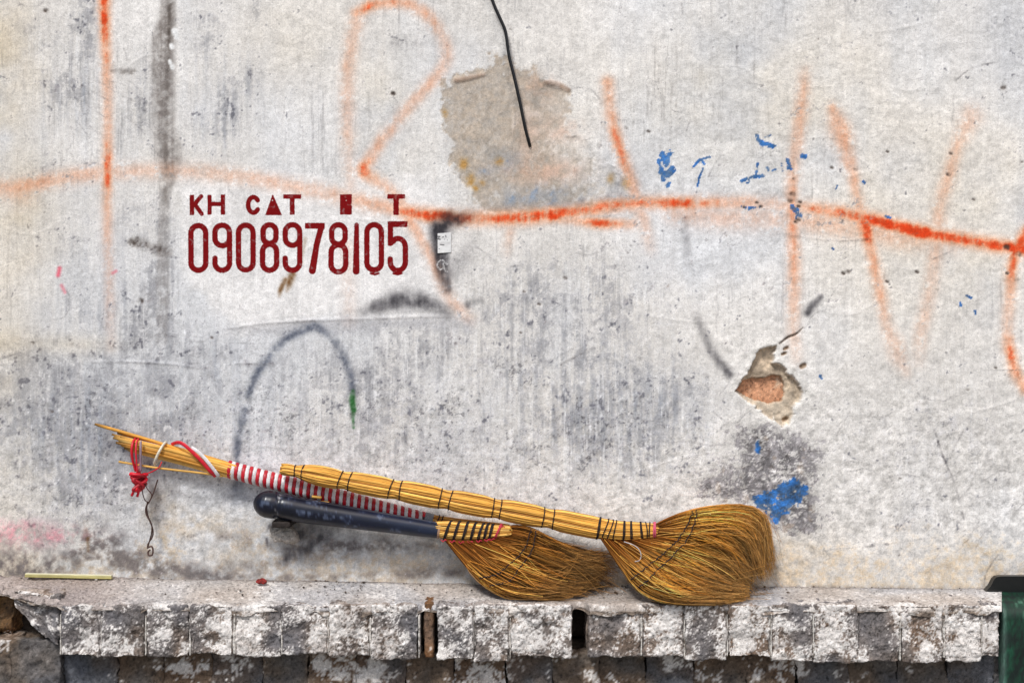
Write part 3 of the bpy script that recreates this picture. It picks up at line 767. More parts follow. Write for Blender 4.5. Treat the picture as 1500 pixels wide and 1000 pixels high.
wall = thing('wall', 'old whitewashed plaster wall with orange graffiti scrawls and a red stencilled phone number', 'wall', loc=(0, 0, 0))
wv = np.stack([(UU - 750) * S, -hgt * .001, CZ - (VV - 500) * S], -1).reshape(-1, 3)
wf_ = grid_faces(NR, NC)[:, ::-1]
me = mesh_from('plaster', wv, wf_, np.clip(col, 0, 1).reshape(-1, 3), True, {'stencil': sten})
obj('plaster', me, M['wall'], wall)

def wall_h(px, py):
    i = int(np.clip(np.searchsorted(V, py), 0, NR - 1)); j = int(np.clip(np.searchsorted(U, px), 0, NC - 1))
    return hgt[i, j] * .001

# ------------------------------------------------------------------ rough stone / brick blocks
def rough_box(x0, x1, y0, y1, z0, z1, res, amp, seed, colfn, rnd_edge=.006, big=0.0, shear=None):
    """closed block, rounded worn edges, knocked about with 3D noise; colfn(points, normals)->rgb"""
    sx, sy, sz = x1 - x0, y1 - y0, z1 - z0
    nx, ny, nz = [max(2, int(round(s / res))) for s in (sx, min(sy, .04), sz)]
    lin01 = lambda n: np.linspace(-1, 1, n + 1)
    vs, fs, off = [], [], 0
    for ax, n1, n2 in ((0, ny, nz), (1, nx, nz), (2, nx, ny)):
        for sgn in (-1, 1):
            a, b = np.meshgrid(lin01(n1), lin01(n2))
            c = np.full_like(a, sgn)
            v = {0: (c, a, b), 1: (a, c, b), 2: (a, b, c)}[ax]
            v = np.stack(v, -1).reshape(-1, 3)
            f = grid_faces(n2 + 1, n1 + 1)
            if (sgn > 0) == (ax == 1):
                f = f[:, ::-1]
            vs.append(v); fs.append(f + off); off += len(v)
    u = np.concatenate(vs); f = np.concatenate(fs)
    # weld the shared borders
    key = np.round(u * 1e4).astype(np.int64)
    _, idx, inv = np.unique(key, axis=0, return_index=True, return_inverse=True)
    u = u[idx]; f = inv.ravel()[f]
    half = np.array((sx, sy, sz)) / 2
    c = np.array(((x0 + x1) / 2, (y0 + y1) / 2, (z0 + z1) / 2))
    p = u * half
    inr = np.maximum(half - rnd_edge, half * .2)
    q = np.clip(p, -inr, inr)
    dlt = p - q
    ln = np.linalg.norm(dlt, axis=1)[:, None]
    nrm = dlt / (ln + 1e-9)
    rr = np.minimum(half - inr, 1).min()
    on = ln[:, 0] > 1e-9
    p = np.where(on[:, None], q + nrm * rr, p)
    p = p + c
    n = np.where(on[:, None], nrm, np.sign(u) * (np.abs(u) > .999))
    n = n / (np.linalg.norm(n, axis=1)[:, None] + 1e-9)
    dsp = amp * (fbm3(p, 45, 3, seed) * .8 + fbm3(p, 170, 4, seed + 5, .75) * .7)
    if big:
        dsp = dsp + big * np.minimum(0, fbm3(p, 22, 2, seed + 11) - .15)
    p = p + n * dsp[:, None]
    if shear is not None:
        p = shear(p)
    return mesh_from('block', p, f, colfn(p, n, dsp, seed))

def paint_brick(white=.6, base=(134, 123, 115), tone=1.0):
    base = rgb(*base)
    def fn(p, n, dsp, seed):
        k = len(p)
        a = fbm3(p, 52, 4, 921, .7); b = fbm3(p, 360, 4, 931, .85); g = fbm3(p, 13, 3, 941, .6)
        a = a + .12 * math.sin(seed * 1.7)
        c = np.tile(base, (k, 1)) * (1 + .16 * a + .14 * b)[:, None]
        c = c + (rgb(134, 96, 66) - c) * (np.clip(.35 * g + .1, 0, .5))[:, None]
        c = c + (rgb(96, 100, 110) - c) * (np.clip(-.5 * g + .1, 0, .55))[:, None]
        w = sstep(.75 * a + .62 * b + 1.05 * g + (white - .5) * 2.4 + dsp * 90, .0, .42)
        front = np.clip(-n[:, 1] * 1.4, 0, 1)
        wc = np.tile(rgb(226, 221, 216), (k, 1)) * (1 + .05 * b)[:, None]
        wc = wc + (rgb(168, 160, 154) - wc) * sstep(-a - .3 * b, -.2, .8)[:, None] * .7
        c = c + (wc - c) * (w * np.clip(front + .35, 0, 1) * .93)[:, None]
        d = sstep(-b - .4 * a, .75, 1.3)
        c = c + (rgb(62, 55, 51) - c) * (.75 * d)[:, None]
        return np.clip(c * tone, 0, 1)
    return fn

# ------------------------------------------------------------------ brick-on-edge ledge
LF = .118             # how far brick fronts stand out from the wall
kf = (D - LF) / D
def fx(px):           # pixel column -> x on the ledge's front plane
    return (px - 750) * S * kf
def fz(py):
    return CZ - (py - 500) * S * kf

ledge = thing('brick_ledge', 'worn ledge of upright bricks with crumbling mortar cap along the foot of the wall', 'ledge')
rb = random.Random(5)
joints = [87, 147, 213, 277, 342, 412, 480, 542, 613, 638, 693, 747, 839, 860, 939, 1002, 1065, 1129, 1191, 1256, 1318, 1382, 1439, 1467]
whites = {87: .62, 147: .55, 213: .6, 277: .55, 342: .5, 412: .6, 480: .62, 542: .68, 613: None, 638: .78, 693: .74, 747: .5, 839: None, 860: .52, 939: .34, 1002: .62, 1065: .46, 1129: .5, 1191: .42, 1256: .44, 1318: .48, 1382: .55, 1439: .38}
bot = lambda px: 957 + 9 * min(1, max(0, (px - 60) / 500)) + 2 * math.sin(px / 90)
for a, b in zip(joints[:-1], joints[1:]):
    w = whites[a]
    if w is None:
        continue
    w = .55 * w + .27
    dep = rb.uniform(-.003, .0008) + (.006 if a == 1439 else 0)
    x0, x1 = fx(a + (1.5 if a not in (277, 412, 693, 1129, 1256) else .2)), fx(b - (.7 if b not in (277, 412, 693, 1129, 1256) else -.2))
    zb, zt = fz(bot((a + b) / 2) + rb.uniform(-4, 3)), fz(885.5)
    me = rough_box(x0, x1, -LF + dep, -.03, zb, zt, .0019, .0024, 100 + a, paint_brick(w + (.13 if a < 760 else .03)), .003, .006 if a not in (747, 860) else .013)
    obj('brick', me, M['masonry'], ledge)
# the split brick bared to a brown stump, and the broken chunk at the far left
me = rough_box(fx(620), fx(635), -LF + .012, -.03, fz(966), fz(884), .003, .0016, 77, paint_brick(.12, (124, 88, 58)), .004)
obj('brick', me, M['masonry'], ledge)
def chunk_shear(p):
    t = np.clip((p[:, 0] - fx(4)) / (fx(87) - fx(4)), 0, 1)
    zt = fz(870)
    p[:, 2] = zt + (p[:, 2] - zt) * (.22 + .78 * t ** .9)
    p[:, 1] += (1 - t) * .03
    return p
me = rough_box(fx(4), fx(85.5), -LF + .003, -.03, fz(956), fz(872), .0024, .004, 55, paint_brick(.62), .010, .012, chunk_shear)
obj('brick', me, M['masonry'], ledge)['label'] = 'broken brick with its lower corner knocked away'
me = rough_box(fx(-62), fx(6), -.062, -.02, fz(940), fz(872), .003, .005, 58, paint_brick(.12, (120, 92, 62)), .012, .012)
obj('brick', me, M['masonry'], ledge)
for i, a in enumerate((-130, -196, -262, -328)):
    me = rough_box(fx(a), fx(a + 59), -LF, -.03, fz(958), fz(893), .005, .002, 300 + i, paint_brick(.55), .006, .004)
    obj('brick', me, M['masonry'], ledge)
# thin fins of hard white mortar between the bricks
def mortar_col(p, n, dsp, seed):
    b = fbm3(p, 170, 4, seed + 3, .65)
    c = np.tile(rgb(206, 200, 192), (len(p), 1)) * (1 + .12 * b)[:, None]
    return np.clip(c + (rgb(96, 84, 74) - c) * sstep(-b, .35, .9)[:, None], 0, 1)
for j in joints[:-1]:
    if j in (839, 860, 638):
        continue
    w = rb.uniform(.8, 1.7)
    dark = j in (277, 693)
    top = 898 + rb.uniform(0, 8)
    me = rough_box(fx(j - .4), fx(j - .4 + 2 * w), -LF - rb.uniform(-.003, .003) + (.004 if dark else 0), -.06, fz(bot(j) - rb.uniform(0, 4)), fz(top), .0022, .0009, 500 + j, mortar_col, .0012)
    obj('mortar_joint', me, M['masonry'], ledge)
# core behind the bricks
def dark_col(p, n, dsp, seed):
    b = fbm3(p, 90, 4, seed)
    return np.clip(np.tile(rgb(74, 64, 56), (len(p), 1)) * (1 + .25 * b)[:, None], 0, 1)
for a, b, dd in ((86, 612, .1125), (641, 838, .1125), (862, 1465, .1125), (605, 645, .07), (42, 90, .075), (836, 864, .02), (-330, -64, .075), (-64, 42, .03)):
    fill = dd > .1
    me = rough_box(fx(a), fx(b), -dd, -.002, fz(958 if fill else 950), fz(888), .003 if fill else .012, .0012 if fill else .003, 61, paint_brick(.62) if fill else dark_col, .004)
    obj('core', me, M['masonry'], ledge)

# mortar cap: sweep a profile along the ledge
capx = np.r_[np.arange(-330, -10, 8), np.arange(-10, 1467.5, 1.7)]
def back_z(px):
    return CZ - (np.interp(px, [-300, 0, 200, 500, 900, 1440], [838, 841, 846, 851, 857, 861]) - 500) * S
prof_n = 58
tt = np.linspace(0, 1, prof_n)
PX, TT = np.meshgrid(capx, tt, indexing='ij')
zb = back_z(PX)
zf = CZ - (np.interp(PX, [-300, 0, 60, 120, 215, 400, 800, 1440], [866, 868, 876, 884, 884, 886, 886, 886]) - 500) * S * kf
lipd = LF - .0015 + .002 * fbm(PX / 60, PX * 0 + 2, 3, 5) - .028 * sstep(60 - PX, 0, 50)
notch = np.exp(-((PX - 850) / 11.0) ** 4)
lipd = lipd - .024 * notch - .010 * np.exp(-((PX - 626) / 11.0) ** 4)
drop = (.001 + .007 * np.clip(fbm(PX / 24, PX * 0 + 8, 3, 15) + .25, 0, 1.4)) * (1 - .3 * notch)
# sections: top 0-.6, round lip .6-.75, front .75-1 then tucked under
y = np.where(TT < .62, TT / .62 * (lipd - .010), 0)
z = np.where(TT < .62, zb + (zf - zb) * sstep(TT / .62, 0, 1) * 1.0, 0)
ang = np.clip((TT - .62) / .14, 0, 1) * math.pi / 2
y = np.where(TT >= .62, lipd - .010 + .010 * np.sin(ang), y)
z = np.where(TT >= .62, zf - .010 * (1 - np.cos(ang)), z)
fr = np.clip((TT - .76) / .16, 0, 1)
z = np.where(TT >= .76, z - fr * drop, z)
un = np.clip((TT - .92) / .08, 0, 1)
y = np.where(TT >= .92, y - un * .03, y)
pts = np.stack([(PX - 750) * S * (D - y) / D, -y, z], -1).reshape(-1, 3)
flat = pts.reshape(-1, 3)
dz = .0018 * fbm3(flat, 30, 3, 3) + .0011 * fbm3(flat, 120, 4, 8, .65)
ed = (np.exp(-((TT - .72) / .13) ** 2)).ravel()
dz = dz * (.55 + 1.3 * ed) - .005 * ed * np.clip(fbm3(flat, 26, 3, 12) - .35, 0, 1.2)
nz = np.where(TT < .7, 1.0, np.clip(1 - (TT - .7) / .08, 0, 1)).ravel(); ny = 1 - nz
lefty = sstep(110 - PX, 0, 90).ravel()
flat[:, 2] += nz * dz * (1 + 2.0 * lefty); flat[:, 1] -= ny * dz * (1 + 2.5 * lefty)
a = fbm3(flat, 26, 4, 31, .65); b = fbm3(flat, 210, 4, 35, .8); g = fbm3(flat * np.array((1, 1, 1)), 9, 2, 39)
cc = np.tile(rgb(188, 182, 177), (len(flat), 1)) * (1 + .12 * a + .10 * b)[:, None]
cc = cc + (rgb(164, 148, 134) - cc) * np.clip(.2 + .5 * g, 0, .55)[:, None]
cc = cc + (rgb(140, 144, 154) - cc) * np.clip(-.5 * g + .15 * a, 0, .45)[:, None]
wht = sstep(.9 * a + .7 * b + .55 * (ed - .5), .15, .9)
cc = cc + (rgb(222, 217, 211) - cc) * (.85 * wht)[:, None]
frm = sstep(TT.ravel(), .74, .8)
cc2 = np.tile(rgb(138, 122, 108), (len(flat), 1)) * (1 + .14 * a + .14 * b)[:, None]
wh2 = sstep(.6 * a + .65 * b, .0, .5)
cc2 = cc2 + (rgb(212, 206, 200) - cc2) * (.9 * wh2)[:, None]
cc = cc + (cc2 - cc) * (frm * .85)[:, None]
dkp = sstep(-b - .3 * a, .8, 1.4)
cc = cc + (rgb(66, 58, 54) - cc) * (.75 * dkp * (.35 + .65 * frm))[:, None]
leftd = sstep(240 - PX, 0, 120).ravel() * (1 - frm)
cc = cc + (rgb(140, 124, 116) - cc) * (.6 * leftd)[:, None]
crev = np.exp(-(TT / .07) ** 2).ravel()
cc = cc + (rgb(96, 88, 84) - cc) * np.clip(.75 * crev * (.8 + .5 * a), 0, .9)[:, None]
darkening = (np.exp(-((PX - 905) / 60) ** 2) + .8 * np.exp(-((PX - 1075) / 50) ** 2)).ravel() * sstep(.5 - np.abs(TT.ravel() - .3), .1, .4)  # darker patches on the cap top, to the right of the broom heads
cc = cc + (rgb(92, 84, 78) - cc) * np.clip(.55 * darkening * (.6 + .8 * b), 0, .7)[:, None]
me = mesh_from('mortar_cap', flat, grid_faces(len(capx), prof_n)[:, ::-1], np.clip(cc, 0, 1))
obj('mortar_cap', me, M['masonry'], ledge)
def top_z(px, d):
    """height of the ledge's top surface"""
    f = min(1, max(0, d / (LF - .006)))
    zbk = float(back_z(px))
    zfr = CZ - (np.interp(px, [0, 60, 120, 400, 1440], [864, 872, 884, 886, 886]) - 500) * S * kf
    return zbk + (zfr - zbk) * (f * f * (3 - 2 * f))

# ------------------------------------------------------------------ foundation below the ledge
found = thing('foundation', 'dark grime stained brick footing in shadow below the ledge', 'footing')
rb2 = random.Random(9)
FF = .080
kff = (D - FF) / D
gx = lambda px: (px - 750) * S * kff
xs = [-330]
while xs[-1] < 1800:
    xs.append(xs[-1] + rb2.uniform(66, 78))
for i, (a, b) in enumerate(zip(xs[:-1], xs[1:])):
    base = (106, 97, 88) if i % 3 else (98, 98, 100)
    dd = rb2.uniform(-.0015, .001) + (.016 if a < 60 else 0)
    me = rough_box(gx(a - .6), gx(b + .5), -FF - dd, -.01, fz(1046) - .002, fz(966 if a > 60 else 945) + .004, .0036, .0036, 700 + i, paint_brick(.17, base, .96), .001, .004)
    obj('brick', me, M['masonry'], found)
def found_col(p, n, dsp, seed):
    b = fbm3(p, 60, 4, seed); g = fbm3(p, 14, 3, seed + 4)
    c = np.tile(rgb(116, 108, 100), (len(p), 1)) * (1 + .18 * b + .12 * g)[:, None]
    return np.clip(c, 0, 1)
me = rough_box(gx(-340), gx(1810), -FF + .012, .2, .0, fz(1046) - .006, .012, .003, 91, found_col, .005)
obj('footing_render', me, M['masonry'], found)
me = rough_box(gx(-340), gx(1810), -FF + .03, .0, fz(1046), fz(955), .012, .003, 92, dark_col, .005)
obj('core', me, M['masonry'], found)
me = rough_box((-1690 - 750) * S, (3190 - 750) * S, .032, .24, .02, CZ + 1990 * S, .08, .002, 93, found_col, .01)
obj('masonry_core', me, M['masonry'], wall)
# the brick laid bare in the hole
def bare_col(p, n, dsp, seed):
    b = fbm3(p, 150, 4, seed, .65); a = fbm3(p, 40, 3, seed + 3)
    c = np.tile(rgb(204, 150, 116), (len(p), 1)) * (1 + .10 * b + .06 * a)[:, None]
    return np.clip(c + (rgb(214, 190, 164) - c) * sstep(a + .5 * b, .2, .9)[:, None] * .7, 0, 1)
bx0, bz0 = P(1076, 592)[[0, 2]]; bx1, bz1 = P(1155, 545)[[0, 2]]
me = rough_box(bx0, bx1,  .0165, .06, bz0, bz1, .002, .0012, 97, bare_col, .004)
obj('exposed_brick', me, M['masonry'], wall)['label'] = 'orange brick bared where plaster has fallen away'

# ------------------------------------------------------------------ pavement
gm = bpy.data.materials.new('pavement_concrete'); gm.use_nodes = True
N = gm.node_tree.nodes; L = gm.node_tree.links
bsd = N['Principled BSDF']; bsd.inputs['Roughness'].default_value = .9
tcn = N.new('ShaderNodeTexCoord')
nz1 = N.new('ShaderNodeTexNoise'); nz1.inputs['Scale'].default_value = 3; nz1.inputs['Detail'].default_value = 8
L.new(tcn.outputs['Object'], nz1.inputs['Vector'])
cr = N.new('ShaderNodeValToRGB')
cr.color_ramp.elements[0].position = .3; cr.color_ramp.elements[0].color = (.13, .125, .118, 1)
cr.color_ramp.elements[1].position = .7; cr.color_ramp.elements[1].color = (.27, .26, .245, 1)
L.new(nz1.outputs['Fac'], cr.inputs['Fac']); L.new(cr.outputs['Color'], bsd.inputs['Base Color'])
bpn = N.new('ShaderNodeBump'); bpn.inputs['Strength'].default_value = .4; bpn.inputs['Distance'].default_value = .004
nz2 = N.new('ShaderNodeTexNoise'); nz2.inputs['Scale'].default_value = 90; nz2.inputs['Detail'].default_value = 5
L.new(tcn.outputs['Object'], nz2.inputs['Vector']); L.new(nz2.outputs['Fac'], bpn.inputs['Height']); L.new(bpn.outputs['Normal'], bsd.inputs['Normal'])
gs = np.array([-120, -30, -8, -4, -2, -1, 0, 1, 2, 4, 8, 30, 120], float)
gxx, gyy = np.meshgrid(gs, np.array([-120, -40, -12, -6, -3, -1.5, -.5, .1, 2, 30], float))
gv = np.stack([gxx, gyy, 0.004 * fbm(gxx * 1.3, gyy * 1.3, 2, 3) - .004], -1).reshape(-1, 3)
go = obj('pavement', mesh_from('pavement', gv, grid_faces(*gxx.shape)), gm)
go['kind'] = 'structure'

# ------------------------------------------------------------------ brooms
rs = np.random.default_rng(21)
def axis_path(pts, n):
    """pts (px,py,depth) -> smooth 3D path"""
    c = catmull(np.array(pts, float), n)
    return np.array([P(*q) for q in c]), c

def ring_on(path3, pxs, px, rad, r, mat, parent, colr, tilt=0.0, name='binding', flat=1.0, wraps=1):
    i = int(np.argmin(np.abs(pxs - px)))
    t, n, b = frames(path3)
    a = np.linspace(0, 2 * math.pi, 25)
    mb = MB()
    for k in range(wraps):
        off = (k - (wraps - 1) / 2) * r * 1.7
        wob = .0006 * np.sin(2 * a + px + k)
        v = path3[i] + (rad * np.cos(a))[:, None] * n[i] + (rad * np.sin(a))[:, None] * b[i] + (off + wob + tilt * np.cos(a) * rad)[:, None] * t[i]
        mb.tube(v, r, 6, colr, False, 1.0, None, t[i])
    o = obj(name, mb.mesh(name), mat, parent)
    return o

straw_cols = 1.05 * np.array([rgb(226, 170, 78), rgb(214, 154, 62), rgb(234, 186, 100), rgb(198, 138, 52), rgb(222, 164, 74), rgb(166, 108, 42)])

def stalk_bundle(path3, rad, count, r, seed, twist=.25, layers=((1.0, 1.0), (.62, .6)), endjit=.004):
    g = np.random.default_rng(seed)
    mb = MB()
    t, n, b = frames(path3)
    m = len(path3)
    s = np.linspace(0, 1, m)
    for lay, frac in layers:
        k = int(count * frac)
        for i in range(k):
            th = 2 * math.pi * (i + g.uniform(-.25, .25)) / k + twist * s + .035 * np.sin(s * g.uniform(5, 14) + g.uniform(0, 6))
            rr = (rad - r) * lay + g.uniform(-.0006, .0007)
            v = path3 + (rr * np.cos(th))[:, None] * n + (rr * np.sin(th))[:, None] * b
            v = v + t * g.uniform(-endjit, endjit)
            c = straw_cols[g.integers(len(straw_cols))] * g.uniform(.84, 1.06)
            cv = np.clip(c[None, :] * (1 + .05 * np.sin(s * g.uniform(8, 30) + g.uniform(0, 6)))[:, None], 0, 1)
            mb.tube(v, r * g.uniform(.82, 1.12), 5, cv, True, 1.0, c * .62)
    return mb

def fan(guides, count, seed, depth0, depth1, thick, cols, dark=.25, tufts=22, r=.00042, neckdrop=None, m=12, clampz=True, frac=None, wild=1.0):
    """guides: list of (t, [(px,py),...]) streams; bristles flow between them"""
    g = np.random.default_rng(seed)
    ss = np.linspace(0, 1, m)
    G = [catmull(np.array(q, float), m) for _, q in guides]
    T = np.array([q[0] for q in guides]); G = np.array(G)                 # (k,m,2)
    cents = (np.arange(tufts) + .5) / tufts
    allv, allc = [], []
    t0 = g.integers(0, tufts, count)
    tc0 = cents[t0] + g.normal(0, .26 / tufts, count)
    tc1 = cents[t0] + g.normal(0, .9 / tufts, count) + g.normal(0, .022, count) * wild + (g.random(count) < .05) * g.normal(0, .09, count)
    tuft_dep = g.normal(0, 1, tufts)
    lay = np.clip(g.normal(0, .45, count), -1, 1)
    short = np.clip(1.03 - np.abs(g.normal(0, .13, count)) * (.6 + 1.0 * sstep(tc1, .2, .5) * wild) - (g.random(count) < .25) * g.uniform(0, .32, count), .45, 1.06)
    loose = sstep(tc1, .12, .4)
    short = short * (1 - loose) + loose * (.60 + .52 * g.beta(2.4, 1.35, count))
    lobe = 1.0 + .085 * fbm(tc1 * 9 + seed, tc1 * 0, 3, seed + 2) + .05 * fbm(tc1 * 40, lay * 2, 2, seed + 4)
    short = np.clip(short * lobe * 1.03, .45, 1.14)
    ci = g.integers(len(cols), size=count)
    cb = cols[ci] * g.uniform(.72, 1.12, count)[:, None]
    isd = g.random(count) < dark
    cb[isd] = cb[isd] * g.uniform(.28, .6, (isd.sum(), 1))
    kk = np.arange(m) / (m - 1)
    V3 = np.zeros((count, m, 3)); 
    for j in range(m):
        s = kk[j] * short
        t = np.clip(tc0 + (tc1 - tc0) * sstep(s, .15, .9), -.03, 1.03)
        fs = s * (m - 1); i0 = np.clip(fs.astype(int), 0, m - 2); fr = (fs - i0)[:, None]   # runs past the end for long hairs
        # interpolate between guide streams at parameter t
        k = np.clip(np.searchsorted(T, t, side='right') - 1, 0, len(T) - 2)
        u = ((t - T[k]) / (T[k + 1] - T[k]))[:, None]
        a0 = G[k, i0] * (1 - fr) + G[k, i0 + 1] * fr
        a1 = G[k + 1, i0] * (1 - fr) + G[k + 1, i0 + 1] * fr
        xy = a0 * (1 - u) + a1 * u
        th = thick[0] + (thick[1] - thick[0]) * sstep(s, 0, .5) 
        dep = depth0(s, t) + lay * th + .0016 * tuft_dep[t0] * (1 - s)
        wob = wild * 5.5 * s ** 4
        xy = xy + np.stack([wob * np.sin(lay * 9 + 7 * tc1 * 10 + 3 * s), wob * np.sin(lay * 23 + tc1 * 57 + 4 * s)], -1)
        kq = (D - dep) / D
        V3[:, j, 0] = (xy[:, 0] - 750) * S * kq
        V3[:, j, 1] = -dep
        V3[:, j, 2] = CZ - (xy[:, 1] - 500) * S * kq
    if clampz:
        zmin = np.array([top_z(750 + x / S, -y_) for x, y_ in zip(V3[:, -1, 0], V3[:, -1, 1])]) + .0025
        V3[:, :, 2] = np.maximum(V3[:, :, 2], (zmin + g.uniform(0, .003, count))[:, None])
        V3[:, :, 1] = np.minimum(V3[:, :, 1], -.005)
    sides = 3
    tn = np.gradient(V3, axis=1); tn /= np.linalg.norm(tn, axis=2)[..., None] + 1e-12
    n1 = np.cross(tn, np.array((0, 1.0, 0))); n1 /= np.linalg.norm(n1, axis=2)[..., None] + 1e-9
    n2 = np.cross(tn, n1)
    rr = r * g.uniform(.7, 1.25, count)[:, None, None] * (1 - .55 * kk ** 3)[None, :, None]
    ph = g.uniform(0, 6.28, count)[:, None, None]
    vv = []
    for q in range(sides):
        a = ph + q * 2 * math.pi / sides
        vv.append(V3 + rr * (np.cos(a) * n1 + np.sin(a) * n2))
    VV3 = np.stack(vv, 2).reshape(count * m * sides, 3)
    base = grid_faces(m, sides, True)
    F = (base[None] + (np.arange(count) * m * sides)[:, None, None]).reshape(-1, 4)
    sh = np.broadcast_to(kk[None, :, None], (count, m, 1)) * short[:, None, None]
    cneck = rgb(158, 92, 34)
    C = cb[:, None, :] * (1 + .10 * np.sin(7 * sh + 20 * tc1[:, None, None]))
    tn2 = np.broadcast_to(tc1[:, None, None], sh.shape)
    cl = fbm(tn2 * 16 + 1.1 * sh, sh * 1.8, 3, seed) + .7 * fbm(tn2 * 70, sh * 2.0, 2, seed + 5)
    C = C * np.clip(1 + .36 * cl, .3, 1.4)
    tip = sstep(sh, .55, 1.0) * .55
    C = C + (rgb(190, 148, 98) * (.78 + .26 * cl) - C) * tip
    C = C * sstep(sh, .0, .42) + (cneck * g.uniform(.55, 1.15, (count, 1, 1))) * (1 - sstep(sh, .0, .42))
    C = np.repeat(C, sides, axis=1).reshape(-1, 3)
    def at(s, t, front=1.0):
        k = int(np.clip(np.searchsorted(T, t, side='right') - 1, 0, len(T) - 2)); u = (t - T[k]) / (T[k + 1] - T[k])
        f = s * (m - 1); i0 = int(min(f, m - 2)); fr = f - i0
        a0 = G[k, i0] * (1 - fr) + G[k, i0 + 1] * fr; a1 = G[k + 1, i0] * (1 - fr) + G[k + 1, i0 + 1] * fr
        xy = a0 * (1 - u) + a1 * u
        th = thick[0] + (thick[1] - thick[0]) * float(sstep(np.array(s), 0, .5))
        return P(xy[0], xy[1], float(depth0(np.array(s), np.array(t))) + front * th)
    return VV3, F, np.clip(C, 0, 1), at

BC = np.array([rgb(224, 160, 72), rgb(210, 142, 56), rgb(234, 178, 96), rgb(196, 128, 52), rgb(218, 160, 84)])
BB = np.array([rgb(198, 134, 56), rgb(182, 118, 46), rgb(208, 150, 76), rgb(166, 108, 48)])
BA = np.array([rgb(150, 100, 58), rgb(168, 112, 70), rgb(130, 88, 50)])
CORD = rgb(44, 38, 40)

def stitches(at, rows, parent, front=1.05, jag=.004):
    g = random.Random(4)
    for s_list in rows:
        mb = MB()
        ptsx = []
        ts = np.linspace(.015, .985, 60)
        for i, t in enumerate(ts):
            s = np.interp(t, [q[0] for q in s_list], [q[1] for q in s_list]) + g.gauss(0, jag) + .008 * math.sin(t * 9)
            ptsx.append(at(max(.02, s), t, front + g.uniform(-.1, .1)))
        mb.tube(np.array(ptsx), .0010, 5, CORD, True)
        obj('stitching', mb.mesh('stitching'), M['cord'], parent)

def stragglers(at, n, seed, cols, parent, name='loose_bristles'):
    g = np.random.default_rng(seed); mb = MB()
    for _ in range(n):
        t = g.uniform(.02, .98); s0 = g.uniform(0, .35); s1 = min(1.0, s0 + g.uniform(.35, .8)); dt = g.normal(0, .09)
        bow = g.normal(0, .006)
        p = []
        for u in np.linspace(0, 1, 12):
            q = at(s0 + (s1 - s0) * u, float(np.clip(t + dt * u, 0, 1)), 1.15 + .4 * u)
            q = q + np.array((bow * math.sin(math.pi * u) * .5, 0, bow * math.sin(math.pi * u)))
            p.append(q)
        mb.tube(np.array(p), .00042 * g.uniform(.7, 1.2), 4, cols[g.integers(len(cols))] * g.uniform(.9, 1.25), True)
    o = obj(name, mb.mesh(name), M['bristle'], parent); o['kind'] = 'stuff'
    return o

# ---- broom C: handle of bound golden stalks --------------------------------------
bc = thing('broom', 'golden grass broom whose bare stalk handle is tied with pairs of black cord', 'broom', 'hand brooms leaning on the wall', loc=tuple(P(1010, 886, .10)))
bpy.context.view_layer.update()
def under(o, parent):
    o.parent = parent; o.matrix_parent_inverse = parent.matrix_world.inverted()
class Sub:
    pass
axC = [(414, 687, .046), (432, 689.5, .046), (500, 702.5, .047), (580, 717, .048), (653, 731, .049), (729, 745, .051), (804, 759, .053), (876, 773, .056), (915, 777.5, .058), (962, 776, .060)]
p3, pc = axis_path(axC, 150)
pxs = pc[:, 0]
bandsC = [436.5, 504, 580, 654, 728, 804]
bulge = np.ones_like(pxs)
edges = [436.5, 504, 580, 654, 728, 804, 876]
radpx = np.interp(pxs, [414, 422, 432, 445, 470, 600, 870, 880, 900, 930, 950, 962], [7.5, 9, 10, 12, 14.3, 15.6, 15.6, 14.5, 14, 13, 10.5, 9])
dip = np.zeros_like(pxs)
for e in bandsC:
    dip += np.exp(-((pxs - e) / 13) ** 2)
rad = (radpx + .8 - 2.9 * dip) * S * (D - .05) / D
COLT = bc
mb = stalk_bundle(p3, rad, 46, .0015, 3)
mb.tube(p3, rad - .0022, 16, rgb(150, 104, 46))
o = obj('stalk_handle', mb.mesh('stalk_handle'), M['straw']); under(o, bc); o['kind'] = 'stuff'
def add_ring(px, off=0, tilt=0.0, r=.0011, c=CORD, name='binding', wraps=1, P3=None, X=None, R=None, par=None, mat=None):
    P3 = p3 if P3 is None else P3; X = pxs if X is None else X; R = rad if R is None else R
    i = int(np.argmin(np.abs(X - px)))
    o = ring_on(P3, X, px, R[i] + .0004 + off, r, mat or M['cord'], None, c, tilt, name, wraps=wraps)
    under(o, par or bc)
    return o
bpy.context.view_layer.update()
for e in bandsC:
    h = 5.5 if e < 440 else 7
    add_ring(e - h, tilt=rb.uniform(-.12, .12)); add_ring(e + h, tilt=rb.uniform(-.12, .12))
for e, w in [(876, 2), (887, 1), (893, 1), (900, 1), (914, 2), (926, 2), (938, 2), (947, 1), (951, 1)]:
    add_ring(e, tilt=rb.uniform(-.05, .2), wraps=w)
add_ring(957, .0008, .1, .0014, rgb(206, 92, 116), 'pink_thread', 2)
gC = [(0, [(879, 787), (896, 812), (914, 838), (932, 860), (962, 876), (1004, 885), (1046, 888)]),
      (.22, [(892, 789), (916, 812), (944, 834), (972, 852), (1008, 867), (1040, 875), (1060, 877)]),
      (.5, [(915, 789), (948, 804), (984, 818), (1016, 832), (1042, 844), (1060, 853), (1070, 858)]),
      (.72, [(938, 784), (966, 788), (998, 793), (1032, 801), (1060, 813), (1078, 828), (1086, 840)]),
      (.88, [(950, 777), (980, 770), (1016, 764), (1056, 766), (1088, 776), (1107, 794), (1112, 814)]),
      (1.0, [(956, 769), (980, 757), (1006, 747), (1050, 738), (1096, 738), (1123, 756), (1128, 792)])]
dC = lambda s, t: .060 + (.058 * (1 - t) ** 1.2 - .020 * t) * sstep(s, 0, .75) - .006 * s * t
